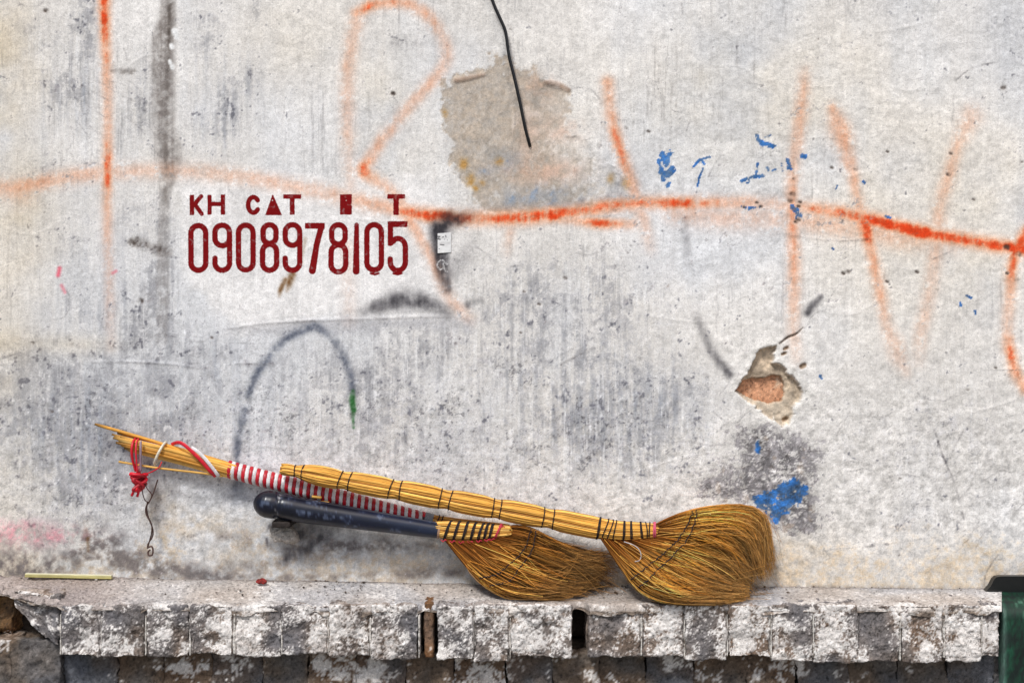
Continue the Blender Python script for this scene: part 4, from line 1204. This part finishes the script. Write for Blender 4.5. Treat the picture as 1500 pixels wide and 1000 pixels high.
v, f, c, atC = fan(gC, 8600, 31, dC, None, (.007, .016), BC, .22, 24, .00042)
me = mesh_from('bristles', v, f, c); o = obj('bristles', me, M['bristle']); under(o, bc); o['kind'] = 'stuff'
def fix(par, before):
    for q in list(bpy.data.objects):
        if q.name not in before and q.parent is None and 'category' not in q.keys() and q.type == 'MESH':
            under(q, par)
before = {q.name for q in bpy.data.objects}
stitches(atC, [[(0, .36), (.25, .34), (.5, .36), (.75, .33), (1, .30)], [(0, .44), (.25, .42), (.5, .44), (.75, .40), (1, .33)]], None, 1.35)
stragglers(atC, 20, 8, BC, None)
def flyaways(guides, n, seed, dep, cols, th):
    v_, f_, c_, _ = fan(guides, n, seed, dep, None, th, cols * 1.05, .35, 30, .00034, wild=4.5)
    o_ = obj('loose_bristles', mesh_from('loose_bristles', v_, f_, c_), M['bristle']); o_['kind'] = 'stuff'
flyaways(gC, 800, 131, dC, BC, (.009, .022))
# stray wire on the broom head
mb = MB(); w = [(914, 793, .079), (926, 797, .081), (935, 803, .083), (939, 812, .084), (937, 820, .085), (930, 822, .085)]
mb.tube(axis_path(w, 24)[0], .0008, 5, rgb(188, 186, 184)); obj('wire_loop', mb.mesh('wire_loop'), M['metal'])
fix(bc, before)

# ---- broom B: navy plastic handle ------------------------------------------------
bB = thing('broom', 'short grass broom with a scuffed navy blue plastic handle', 'broom', 'hand brooms leaning on the wall', loc=tuple(P(760, 872, .08)))
bpy.context.view_layer.update()
before = {q.name for q in bpy.data.objects}
axB = [(371, 735, .044), (388, 737.5, .044), (420, 742.5, .045), (450, 748, .045), (540, 761.5, .046), (643, 776.5, .047)]
pB, cB = axis_path(axB, 170)
xb = cB[:, 0]
rB = np.interp(xb, [371, 372, 374, 378, 384, 391, 400, 406, 408.5, 411, 415, 430, 500, 643], [0.5, 5, 9.5, 14, 18, 20, 20, 19, 16.8, 17.4, 18.6, 18.8, 16.4, 11.6]) * S * .98
kB = fbm(xb / 14, xb * 0, 3, 5)
mb = MB()
sd_ = 28
t_, n_, b_ = frames(pB)
aa = np.linspace(0, 2 * math.pi, sd_, endpoint=False)
vB = pB[:, None, :] + rB[:, None, None] * (np.cos(aa)[None, :, None] * n_[:, None, :] + np.sin(aa)[None, :, None] * b_[:, None, :])
vB = vB.reshape(-1, 3)
nb1 = fbm3(vB * np.array((.3, 1, 1)), 120, 4, 3, .65); nb2 = fbm3(vB, 240, 3, 9, .7)
cN = np.tile(rgb(7, 11, 28), (len(vB), 1)) * (1 + .2 * nb1)[:, None]
cN = cN + (rgb(120, 132, 152) - cN) * (.6 * sstep(nb1 + .8 * nb2, .55, 1.5))[:, None]
cN = cN + (rgb(66, 82, 110) - cN) * (.34 * sstep(np.repeat(xb, sd_), 440, 640))[:, None]
chipB = np.exp(-((np.repeat(xb, sd_) - 409) / 2.2) ** 2) * sstep(nb2, -.1, .7)
cN = cN + (rgb(206, 200, 194) - cN) * (.75 * chipB)[:, None]
mb.add(vB, [grid_faces(len(pB), sd_, True), np.stack([np.full(sd_ - 2, 0), np.arange(2, sd_), np.arange(1, sd_ - 1)], -1)], np.clip(cN, 0, 1))
o = obj('handle', mb.mesh('handle'), M['plastic']); o['label'] = 'scuffed navy blue plastic grip with bulbous end'
# pale cut rim at the open end of the plastic tube
mb = MB(); mb.tube(np.array([pB[-1] - t_[-1] * .0015, pB[-1] + t_[-1] * .0022]), rB[-1] * 1.06, 24, rgb(150, 118, 96), True, 1.0, rgb(46, 36, 30))
obj('tube_rim', mb.mesh('tube_rim', False), M['plastic'])
axn = [(640, 775, .047), (665, 777, .049), (700, 778, .052), (728, 778, .055), (748, 777, .057)]
pn, cn = axis_path(axn, 60)
rn = np.interp(cn[:, 0], [640, 660, 700, 730, 748], [11.5, 14, 12.5, 9.5, 8]) * S * .98
mb = stalk_bundle(pn, rn, 30, .0015, 13)
o = obj('neck', mb.mesh('neck'), M['straw']); o['kind'] = 'stuff'
for e in (656, 669, 682, 694, 705, 713, 720):
    q = ring_on(pn, cn[:, 0], e, rn[int(np.argmin(np.abs(cn[:, 0] - e)))] + .0006, .0013, M['cord'], None, CORD, .32, wraps=2)
for e in (729,):
    q = ring_on(pn, cn[:, 0], e, rn[int(np.argmin(np.abs(cn[:, 0] - e)))] + .0012, .0012, M['cord'], None, rgb(190, 60, 80), .45, 'pink_thread', wraps=2)
# row of pink knots where the tufts are tied in
mb = MB()
for i in range(9):
    x, y_ = np.interp(i / 8, [0, .6, 1], [650, 712, 735]), np.interp(i / 8, [0, .3, .75, 1], [791, 794, 789, 771])
    q = catmull(np.array([(x - 4, y_ - 1), (x - 1, y_ + 2), (x + 2, y_ - 1), (x + 4, y_ + 1)], float), 8)
    mb.tube(np.array([P(u, w_, .063) for u, w_ in q]), .0008, 5, rgb(196, 50, 74))
obj('pink_knots', mb.mesh('pink_knots'), M['cord'])
gB = [(0, [(650, 788), (664, 806), (684, 830), (706, 852), (734, 867), (770, 873), (808, 874)]),
      (.22, [(664, 791), (688, 812), (712, 832), (742, 850), (776, 862), (806, 868), (830, 869)]),
      (.5, [(688, 791), (714, 806), (742, 822), (772, 837), (800, 848), (822, 854), (838, 855)]),
      (.75, [(716, 788), (742, 794), (770, 802), (800, 813), (826, 824), (844, 832), (854, 836)]),
      (1.0, [(738, 771), (756, 768), (776, 771), (802, 783), (826, 796), (846, 807), (864, 815)])]
dB = lambda s, t: .054 + (.030 * (1 - t) ** 1.2 - .004 * t) * sstep(s, 0, .75)
v, f, c, atB = fan(gB, 6400, 41, dB, None, (.007, .013), BB, .30, 20, .00043)
me = mesh_from('bristles', v, f, c); o = obj('bristles', me, M['bristle']); o['kind'] = 'stuff'
stitches(atB, [[(0, .40), (.3, .43), (.6, .42), (1, .30)], [(0, .50), (.3, .54), (.6, .50), (1, .36)]], None, 1.35)
flyaways(gB, 700, 141, dB, BB, (.008, .018))
stragglers(atB, 18, 18, BB * 1.15, None)
fix(bB, before)

# ---- broom A: red and white wrapped handle, frayed stalk ends ----------------------
bA = thing('broom', 'long grass broom with handle wrapped in red and white plastic tape and bare stalk ends', 'broom', 'hand brooms leaning on the wall', loc=tuple(P(800, 868, .04)))
bpy.context.view_layer.update()
before = {q.name for q in bpy.data.objects}
axA = [(170, 643, .024), (250, 664, .022), (335, 687, .021), (400, 704, .021), (460, 719, .020), (560, 744, .019), (625, 759.5, .018), (660, 767, .018), (745, 775, .020)]
pA, cA = axis_path(axA, 900)
xa = cA[:, 0]
rA = np.interp(xa, [170, 335, 400, 500, 600, 630, 660, 745], [15, 12.6, 12.4, 11.8, 9.6, 8.8, 10, 8]) * S * .99
tA, nA, bA_ = frames(pA)
sl = np.r_[0, np.cumsum(np.linalg.norm(np.diff(pA, axis=0), axis=1))]
i0, i1 = np.searchsorted(xa, 334), np.searchsorted(xa, 626)
pitch = 10.75 * S
L0 = sl[i0]; turns = (sl[i1] - L0) / pitch
for nm, ph, cc_ in (('red_tape', 0.0, rgb(186, 18, 34)), ('white_tape', .5, rgb(226, 222, 220))):
    mb = MB()
    q = np.linspace(0, turns - .5, int(turns * 26))
    prof = np.array([-.5, -.34, -.12, .12, .34, .5])
    rows = []
    cols_ = []
    for k in q:
        ang = 2 * math.pi * k
        row = []
        for u in prof:
            l = L0 + (k + ph + u * .5 * .98) * pitch
            i = min(np.searchsorted(sl, l), len(sl) - 1)
            rr = rA[i] + .0009 * (1 - (2 * u) ** 4) - .0003
            row.append(pA[i] + rr * (math.cos(ang) * nA[i] + math.sin(ang) * bA_[i]))
        rows.append(row); cols_.append(cc_ * (.92 + .07 * math.sin(k * 3.1) + .05 * math.sin(k * 17)) + .02)
    rows = np.array(rows)
    mb.add(rows.reshape(-1, 3), grid_faces(len(rows), len(prof)), np.repeat(np.clip(np.array(cols_), 0, 1), len(prof), axis=0))
    obj(nm, mb.mesh(nm), M['tape'])
mb = MB(); mb.tube(pA[i0:i1:6], rA[i0:i1:6] - .0012, 14, rgb(70, 20, 22)); obj('handle_core', mb.mesh('handle_core'), M['tape'])
mb = MB(); j0, j1 = np.searchsorted(xa, 622), np.searchsorted(xa, 634)
mb.tube(pA[j0:j1:3], rA[j0:j1:3] + .0008, 16, rgb(120, 124, 130)); obj('grey_tape', mb.mesh('grey_tape'), M['tape'])
k0 = np.searchsorted(xa, 626)
mb = stalk_bundle(pA[k0::6], rA[k0::6], 24, .0015, 23)
o = obj('neck', mb.mesh('neck'), M['straw']); o['kind'] = 'stuff'
for e in (640, 646):
    ring_on(pA, xa, e, rA[int(np.argmin(np.abs(xa - e)))] + .0008, .0011, M['cord'], None, CORD, .2)
# frayed stalks at the free end, each one a stalk of its own
g = np.random.default_rng(51)
ends = [(139, 621, 2.6, 321, 678, .022), (172, 634, 2.4, 330, 677, .014), (168, 639, 2.3, 330, 680, .028), (166, 641, 2.6, 332, 683, .034), (174, 645, 2.8, 333, 686, .035), (170, 648, 2.6, 333, 689, .035),
        (178, 652, 2.6, 333, 692, .034), (182, 656, 2.7, 333, 695, .030), (188, 659, 2.5, 332, 697, .026), (176, 644, 2.6, 332, 680, .012), (180, 650, 2.6, 333, 690, .012), (184, 655, 2.5, 333, 694, .012), (164, 636, 2.0, 330, 682, .020), (190, 652, 2.7, 333, 684, .022),
        (176, 640, 2.3, 332, 679, .031), (192, 657, 2.5, 333, 691, .022)]
for i, (x, y_, r, x2, y2, dd) in enumerate(ends):
    mb = MB()
    mid = ((x + x2) / 2 + g.normal(0, 1), (y_ + y2) / 2 - 1.5 + g.normal(0, .8), (dd + .024) / 2 + g.normal(0, .001))
    pth, _ = axis_path([(x, y_, dd * .9 + .002), mid, (x2, y2, min(dd, .033)), (x2 + 16, y2 + 4 - (y2 - 687) * .1, min(dd, .030))], 40)
    c = straw_cols[g.integers(5)] * g.uniform(.88, 1.02)
    cv = c[None, :] * np.interp(np.linspace(0, 1, 40), [0, .04, .1, 1], [.55, .75, .95, 1.0])[:, None]
    mb.tube(pth, r * S * .92 * np.interp(np.linspace(0, 1, 40), [0, .05, 1], [.7, 1, 1]), 7, cv, True, 1, c * .5)
    obj('stalk', mb.mesh('stalk'), M['straw'])
mb = MB(); pth, _ = axis_path([(174, 676, .030), (230, 685, .034), (290, 692, .034), (326, 697, .028)], 40)
mb.tube(pth, .0019, 6, rgb(214, 166, 84), True, 1, rgb(120, 84, 40)); obj('stalk', mb.mesh('stalk'), M['straw'])
# pale rubber band round the frayed stalks
an = np.linspace(0, 2 * math.pi, 30)
ctr = P(235, 664, .022); ii = int(np.argmin(np.abs(xa - 235)))
loop = ctr + (.0215 * np.cos(an))[:, None] * nA[ii] + (.0175 * np.sin(an))[:, None] * bA_[ii] + (.004 * np.cos(an))[:, None] * tA[ii]
mb = MB(); mb.tube(loop, .0024, 8, rgb(214, 206, 186), False, 1.0, None, tA[ii]); obj('rubber_band', mb.mesh('rubber_band'), M['tape'])
# tail of tape spiralling loosely over the stalks
def ribbon(pts, wpx, colr, name, mat):
    pth, _ = axis_path(pts, 40)
    t, n, b = frames(pth)
    prof = np.array([-1, -.4, .4, 1.0])
    thk = .0009
    vv = []
    for sgn in (1, -1):
        vv.append(pth[:, None, :] + (prof * wpx * S / 2)[None, :, None] * n[:, None, :] + np.array((0, -1.0, 0)) * (thk * (sgn * .5) + .0005 * (1 - prof ** 2))[None, :, None])
    m_ = len(pth)
    ringv = np.concatenate([vv[0], vv[1][:, ::-1]], axis=1)
    mb = MB(); mb.add(ringv.reshape(-1, 3), grid_faces(m_, 8, True), colr)
    return obj(name, mb.mesh(name), mat)
ribbon([(251, 651, .020), (259, 648, .032), (268, 650, .039), (282, 662, .0415), (296, 676, .0415), (308, 690, .039), (316, 698, .030)], 5, rgb(204, 26, 44), 'red_tape', M['tape'])
ribbon([(280, 655, .039), (288, 660, .0405), (298, 669, .0405), (308, 681, .039), (318, 694, .034), (321, 698, .028)], 5, rgb(224, 220, 220), 'white_tape', M['tape'])
# two broken stalk ends poking out beside the grip
for (x, y_) in ((457, 727), (468, 735)):
    mb = MB(); pth, _ = axis_path([(x, y_, .037), (x + 14, y_ + 1.5, .038)], 6)
    mb.tube(pth, .0026, 6, rgb(222, 170, 84), True, 1, rgb(180, 130, 70)); obj('stalk', mb.mesh('stalk'), M['straw'])
gA = [(0, [(690, 782), (718, 806), (748, 830), (780, 846), (812, 856), (838, 860)]),
      (.5, [(720, 780), (752, 796), (784, 812), (818, 828), (848, 842), (868, 850)]),
      (1.0, [(745, 770), (774, 776), (804, 788), (836, 802), (864, 813), (888, 820)])]
dA = lambda s, t: .020 + .014 * (1 - t) * sstep(s, 0, .8)
v, f, c, atA = fan(gA, 1800, 61, dA, None, (.005, .008), BA, .25, 14, .0005, wild=2.2)
me = mesh_from('bristles', v, f, c); o = obj('bristles', me, M['bristle']); o['kind'] = 'stuff'
fix(bA, before)

# ------------------------------------------------------------------ red string and wire on the frayed stalks
rsg = thing('red_string', 'knotted red plastic string hanging from the frayed broom stalks', 'string', loc=tuple(P(203, 726, .03)))
bpy.context.view_layer.update()
before = {q.name for q in bpy.data.objects}
mb = MB()
RED = rgb(196, 18, 38)
mb.tube(axis_path([(199, 690, .034), (194, 672, .040), (193, 658, .042), (195, 647, .036), (199, 642, .024), (203, 644, .010), (205, 660, .006), (205, 680, .016), (204, 694, .028)], 50)[0], .0024, 6, RED)
mb.tube(axis_path([(201, 692, .036), (200, 676, .041), (199, 660, .043), (200, 648, .037), (203, 642, .024)], 36)[0], .0017, 6, rgb(214, 44, 60))
mb.tube(axis_path([(206, 698, .034), (214, 694, .036), (224, 690, .038), (233, 684, .038), (237, 676, .034)], 30)[0], .0012, 5, RED)
obj('strand', mb.mesh('strand'), M['tape'])
mb = MB()
mb.tube(axis_path([(206, 646, .040), (206, 656, .043), (206, 672, .040), (206, 690, .035)], 24)[0], .0021, 6, rgb(150, 128, 138))
obj('strand', mb.mesh('strand'), M['tape'])
mb = MB(); g = np.random.default_rng(71)
c0 = P(203, 706, .033)
uu = np.linspace(0, 1, 220)
kn = np.stack([.0088 * np.sin(2 * math.pi * (7 * uu) + .3) * np.cos(2 * math.pi * 1.5 * uu), .0085 * np.cos(2 * math.pi * 5 * uu), .0125 * np.sin(2 * math.pi * (3 * uu) + 1)], -1)
kn += .0015 * np.stack([fbm(uu * 20, uu * 0 + q, 2, 3) for q in range(3)], -1)
mb.tube(c0 + kn * np.array((1.25, 1.1, 1.1)), .0032, 6, np.clip(RED[None, :] * (1 + .2 * np.sin(uu * 40))[:, None], 0, 1))
for q, (a, b_) in enumerate((((197, 716), (193, 726)), ((203, 718), (201, 727)))):
    mb.tube(axis_path([(200, 708, .034), (*a, .037), (*b_, .035)], 12)[0], .0024, 6, RED)
obj('knot', mb.mesh('knot'), M['tape'])
fix(rsg, before)
WR = rgb(84, 62, 56)
mb = MB()
mb.tube(axis_path([(211, 706, .030), (216, 716, .030), (222, 724, .028), (219, 734, .026), (213, 733, .026), (209, 722, .030), (208, 708, .032)], 40)[0], .0009, 5, WR)
mb.tube(axis_path([(231, 702, .024), (226, 718, .024), (220, 732, .024), (214, 742, .022), (214, 752, .022), (220, 764, .020), (224, 776, .018), (223, 786, .018), (217, 796, .018), (216, 803, .017)], 70)[0], .0013, 5, WR)
mb.tube(axis_path([(216, 734, .026), (215, 744, .024), (217, 756, .020), (222, 768, .020), (222, 780, .020), (219, 792, .018), (216, 803, .017)], 60)[0], .0012, 5, WR * .85)
mb.tube(axis_path([(216, 802, .017), (222, 800, .019), (224, 805, .019), (223, 812, .019), (218, 813, .017), (217, 808, .016), (220, 805, .018)], 30)[0], .0016, 5, WR)
wo = obj('wire', mb.mesh('wire'), M['metal'])
tag(wo, 'twisted rusty wire dangling below the red knot', 'wire')

# ------------------------------------------------------------------ peg and stub that carry the navy handle
def stub_col(p, n, dsp, seed):
    b = fbm3(p, 120, 4, seed, .65)
    return np.clip(np.tile(rgb(168, 160, 152), (len(p), 1)) * (1 + .14 * b)[:, None], 0, 1)
q0, q1 = P(393, 800, .03), P(436, 768, .03)
me = rough_box(q0[0], q1[0], -.034, .01, q0[2], q1[2], .0022, .0022, 120, stub_col, .014, .008)
so = obj('plaster_stub', me, M['masonry'])
tag(so, 'rounded lump of plaster sticking out under the navy broom handle', 'plaster lump')
def iron_col(p, n, dsp, seed):
    b = fbm3(p, 150, 3, seed)
    return np.clip(np.tile(rgb(44, 36, 32), (len(p), 1)) * (1 + .3 * b)[:, None], 0, 1)
q0, q1 = P(400, 771, .04), P(428, 761, .04)
me = rough_box(q0[0], q1[0], -.056, .012, q0[2], q1[2] - .0005, .002, .0010, 130, iron_col, .003)
po = obj('iron_peg', me, M['metal'])
tag(po, 'black rusty iron peg holding up the navy broom handle', 'peg')

# ------------------------------------------------------------------ hanging cable
mb = MB()
mb.tube(axis_path([(560, -1300, .012), (600, -700, .012), (660, -260, .014), (706, -50, .012), (721, 0, .012), (731, 24, .012), (739, 42, .012), (742, 56, .012), (746, 84, .012), (753, 112, .012), (762, 152, .011), (769, 186, .009), (776, 213, .003), (777, 217, -.006)], 260)[0], .0029, 10, rgb(16, 15, 16))
co = obj('cable', mb.mesh('cable'), M['plastic'])
tag(co, 'thin black cable hanging down the wall into the beige patch', 'cable')

# ------------------------------------------------------------------ paper label
nx_, ny_ = 41, 61
sx_, sy_ = np.meshgrid(np.linspace(641.2, 661, nx_), np.linspace(341.5, 370.5, ny_))
lc = np.tile(rgb(222, 221, 219), (nx_ * ny_, 1)).reshape(ny_, nx_, 3)
def dash(x0, y0, x1, y1, w, i=.85):
    e = np.array((x1 - x0, y1 - y0)); t = np.clip(((sx_ - x0) * e[0] + (sy_ - y0) * e[1]) / (e @ e + 1e-9), 0, 1)
    dd = np.hypot(sx_ - x0 - t * e[0], sy_ - y0 - t * e[1])
    lc[:] = lc + (rgb(54, 52, 56) - lc) * (i * sstep(-dd, -w - .5, -w + .5))[..., None]
for q in [(642, 346, 644.5, 346.5, .7), (642, 349.5, 645, 350.5, .8), (642.5, 348, 643.5, 347, .5), (648, 347.5, 650, 347, .5), (653, 345.5, 653.5, 348, .5), (645, 358, 650.5, 359, .6), (643, 364, 643.8, 364, .4), (655, 352, 656, 352.4, .3), (651, 351, 652, 350.4, .3)]:
    dash(*q)
wob = .0006 * fbm(sx_ / 8, sy_ / 8, 2, 3)
d0 = wall_h(651, 356) + .0012
pf = np.stack([(sx_ - 750) * S, -(d0 + wob), CZ - (sy_ - 500) * S + .0008 * (sx_ - 651) / 10], -1).reshape(-1, 3)
pb = pf + np.array((0, .0008, 0))
gf = grid_faces(ny_, nx_)
rim = np.r_[np.arange(nx_), np.arange(1, ny_) * nx_ + nx_ - 1, np.arange(nx_ - 2, -1, -1) + (ny_ - 1) * nx_, np.arange(ny_ - 2, 0, -1) * nx_]
nn = nx_ * ny_
sf = np.stack([rim, np.roll(rim, -1), np.roll(rim, -1) + nn, rim + nn], -1)
lo = obj('sticker', mesh_from('sticker', np.vstack([pf, pb]), [gf[:, ::-1], gf + nn, sf], np.vstack([lc.reshape(-1, 3)] * 2), True), M['paper'])
tag(lo, 'small white paper sticker stuck over the black spray mark', 'sticker')

# ------------------------------------------------------------------ bits lying on the ledge
def on_ledge(px, d, up=0.0):
    z = top_z(px, d)
    return np.array(((px - 750) * S * (D - d) / D, -d, z + up))
a_, b_ = on_ledge(38, .022, .0052), on_ledge(164, .018, .0056)
n_ = 40
u_ = np.linspace(0, 1, n_)[:, None]
pth = a_ * (1 - u_) + b_ * u_
prof = np.array([(-1, -.75), (-.5, -.95), (.5, -.95), (1, -.75), (1, .6), (.55, 1), (-.55, 1), (-1, .6)]) * np.array((.0048, .0046))
vv = pth[:, None, :] + np.stack([np.zeros(8), prof[:, 0], prof[:, 1] * .75], -1)[None]
cs = np.array([rgb(178, 168, 104), rgb(178, 168, 104), rgb(184, 174, 110), rgb(196, 188, 132), rgb(206, 202, 172), rgb(212, 208, 186), rgb(208, 204, 176), rgb(190, 182, 130)])
mb = MB(); ii = np.arange(8)
mb.add(vv.reshape(-1, 3), [grid_faces(n_, 8, True), np.stack([ii[[0] * 6], ii[1:7], ii[2:8]], -1)[:, ::-1], (np.stack([ii[[0] * 6], ii[1:7], ii[2:8]], -1) + (n_ - 1) * 8)], np.tile(cs, (n_, 1)))
so = obj('bamboo_strip', mb.mesh('bamboo_strip', False), M['straw'])
tag(so, 'pale yellow strip of split bamboo lying on the ledge', 'stick')
# curled scrap of dry red leaf
uu_, vv_ = np.meshgrid(np.linspace(-1, 1, 15), np.linspace(-1, 1, 15))
wd_ = np.sqrt(np.clip(1 - uu_ ** 2, 0, 1)) * .85 + .05
lx = uu_ * .0095; ly = vv_ * wd_ * .0065
lz = .004 * (vv_ * wd_) ** 2 * 2 + .003 * uu_ ** 2 + .0014 * fbm(uu_ * 2, vv_ * 2, 3, 3)
c0 = on_ledge(383, .030, .0025)
pf = np.stack([c0[0] + lx, c0[1] + ly * .7, c0[2] + lz + ly * .5 + .001], -1).reshape(-1, 3)
pb = pf - np.array((0, 0, .0006))
gf = grid_faces(15, 15); nn = 225
rim = np.r_[np.arange(15), np.arange(1, 15) * 15 + 14, np.arange(13, -1, -1) + 14 * 15, np.arange(13, 0, -1) * 15]
sf = np.stack([rim, np.roll(rim, -1), np.roll(rim, -1) + nn, rim + nn], -1)
lcol = np.tile(rgb(128, 44, 40), (225, 1)) * (1 + .25 * fbm(uu_ * 3, vv_ * 3, 3, 8).reshape(-1, 1))
lo = obj('dry_leaf', mesh_from('dry_leaf', np.vstack([pf, pb]), [gf, gf[:, ::-1] + nn, sf[:, ::-1]], np.clip(np.vstack([lcol, lcol]), 0, 1)), M['cord'])
tag(lo, 'curled scrap of dry dark red leaf on the ledge', 'leaf')
# grit and crumbs that collect on the ledge (uncountable)
mb = MB(); g = np.random.default_rng(81)
ico = np.array([(1, 0, 0), (-1, 0, 0), (0, 1, 0), (0, -1, 0), (0, 0, 1), (0, 0, -1)], float)
tri8 = np.array([(0, 2, 4), (2, 1, 4), (1, 3, 4), (3, 0, 4), (2, 0, 5), (1, 2, 5), (3, 1, 5), (0, 3, 5)])
for i in range(520):
    if i < 200:
        px, d = g.normal(g.choice([880, 1075, 905, 500]), 28), abs(g.normal(.03, .022))
    else:
        px, d = g.uniform(20, 1430), min(.105, abs(g.normal(0, .04)) + .004)
    d = min(max(d, .008), .105)
    r = min(.0026, .0006 + g.exponential(.0006))
    v = ico * r * g.uniform(.6, 1.2, (6, 1)) * np.array((1.3, 1, .8))
    mb.add(v + on_ledge(px, d, r * .5 + .0012), tri8, rgb(*[(62, 54, 48), (140, 130, 120), (96, 84, 74), (190, 184, 176)][g.integers(4)]))
gro = obj('grit', mb.mesh('grit', False), M['masonry'])
tag(gro, 'loose grit and mortar crumbs scattered on the ledge top', 'grit'); gro['kind'] = 'stuff'

# ------------------------------------------------------------------ green box at the ledge's right end
gbx = thing('green_box', 'dark green box with a black raised back edge beside the ledge end', 'box', loc=((1437 - 750) * S + .2, -.05, 0))
bpy.context.view_layer.update()
before = {q.name for q in bpy.data.objects}
X0 = (1437.5 - 750) * S
prof = [(-.004, CZ - .4350), (-.012, CZ - .4335), (-.06, CZ - .4385), (-.082, CZ - .4435), (-.092, CZ - .450), (-.0965, CZ - .460), (-.0975, CZ - .50), (-.0975, .30), (-.0975, .004)]
pr = []
for (y0_, z0_), (y1_, z1_) in zip(prof[:-1], prof[1:]):
    k_ = max(1, int(math.hypot(y1_ - y0_, z1_ - z0_) / .006))
    for i in range(k_):
        pr.append((y0_ + (y1_ - y0_) * i / k_, z0_ + (z1_ - z0_) * i / k_))
pr.append(prof[-1]); pr = np.array(pr)
xs_ = np.r_[[X0, X0 + .0008, X0 + .002], np.arange(X0 + .004, X0 + .42, .004)]
ins = np.interp(xs_ - X0, [0, .0008, .002, .004], [.003, .0014, .0004, 0])
GX, GI = np.meshgrid(xs_, np.arange(len(pr)), indexing='ij')
gy = pr[GI, 0]; gz_ = pr[GI, 1]
gy = gy + ins[:, None] * (gy < -.03); gz_ = gz_ - ins[:, None] * .8
v = np.stack([GX, gy, gz_], -1).reshape(-1, 3)
d_ = .0007 * fbm3(v, 60, 3, 5)
v[:, 1] -= d_
nb = fbm3(v * np.array((2.2, .7, .5)), 150, 4, 9, .65); nb2 = fbm3(v, 40, 3, 19)
gcol = np.tile(rgb(9, 46, 31), (len(v), 1)) * (1 + .28 * nb + .12 * nb2)[:, None]
gcol = gcol + (rgb(126, 158, 136) - gcol) * (.75 * sstep(nb + .5 * nb2, .45, 1.2) * sstep(v[:, 2], CZ - .49, CZ - .44))[:, None]  # pale brush strokes; the lit look of the sloped top is painted in
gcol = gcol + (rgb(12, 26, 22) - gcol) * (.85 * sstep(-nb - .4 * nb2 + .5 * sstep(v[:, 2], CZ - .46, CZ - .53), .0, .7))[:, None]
edge = np.exp(-((v[:, 0] - X0) / .006) ** 2)
gcol = gcol + (rgb(92, 112, 104) - gcol) * (.75 * edge)[:, None]
f1 = grid_faces(len(xs_), len(pr))
nv = len(v)
# side wall at the left: strip from the profile back to the wall
side = np.stack([np.full(len(pr), X0), np.full(len(pr), -.002), pr[:, 1]], -1)
si = np.arange(len(pr) - 1)
f2 = np.stack([si, si + 1, nv + si + 1, nv + si], -1)
me = mesh_from('body', np.vstack([v, side]), [f1[:, ::-1], f2], np.clip(np.vstack([gcol, np.tile(rgb(60, 84, 72), (len(side), 1))]), 0, 1))
obj('body', me, M['green'])
# black back edge, rounded at its corner
mb = MB()
pts = [(1436, 862), (1439, 858), (1443, 854), (1445.5, 849), (1448, 844), (1452, 840.5), (1458, 839.5), (1500, 839.5), (1786, 839.5)]
low_ = [(1436.5, 866), (1440, 868), (1444, 868), (1447, 868), (1450, 868), (1454, 868), (1460, 868), (1500, 868), (1786, 868)]
fv = []
for dd in (.026, .012):
    for (x, y_), (x2, y2) in zip(pts, low_):
        fv.append(((x - 750) * S, -dd, CZ - (y_ - 500) * S)); fv.append(((x2 - 750) * S, -dd, CZ - (y2 - 500) * S))
fv = np.array(fv); k_ = len(pts); fs = []
for i in range(k_ - 1):
    a = 2 * i
    fs.append((a, a + 2, a + 3, a + 1)[::-1]); b0 = 2 * k_ + a
    fs.append((b0, b0 + 2, b0 + 3, b0 + 1)); fs.append((a, a + 2, b0 + 2, b0)); 
fs.append((0, 1, 2 * k_ + 1, 2 * k_))
mb.add(fv, np.array(fs), rgb(16, 18, 18))
obj('back_edge', mb.mesh('back_edge', False), M['plastic'])
fix(gbx, before)

# ------------------------------------------------------------------ sub-parts: bindings belong to what they bind
bpy.context.view_layer.update()
OWN = {'binding': ('stalk_handle', 'neck'), 'pink_thread': ('stalk_handle', 'neck'), 'pink_knots': ('neck',), 'stitching': ('bristles',), 'loose_bristles': ('bristles',),
       'wire_loop': ('bristles',), 'tube_rim': ('handle',), 'red_tape': ('handle_core',), 'white_tape': ('handle_core',), 'grey_tape': ('handle_core',)}
for root in (bc, bB, bA):
    kids = {}
    for ch in root.children:
        kids.setdefault(ch.name.split('.')[0], ch)
    for ch in list(root.children):
        for w in OWN.get(ch.name.split('.')[0], ()):
            if w in kids:
                under(ch, kids[w]); break
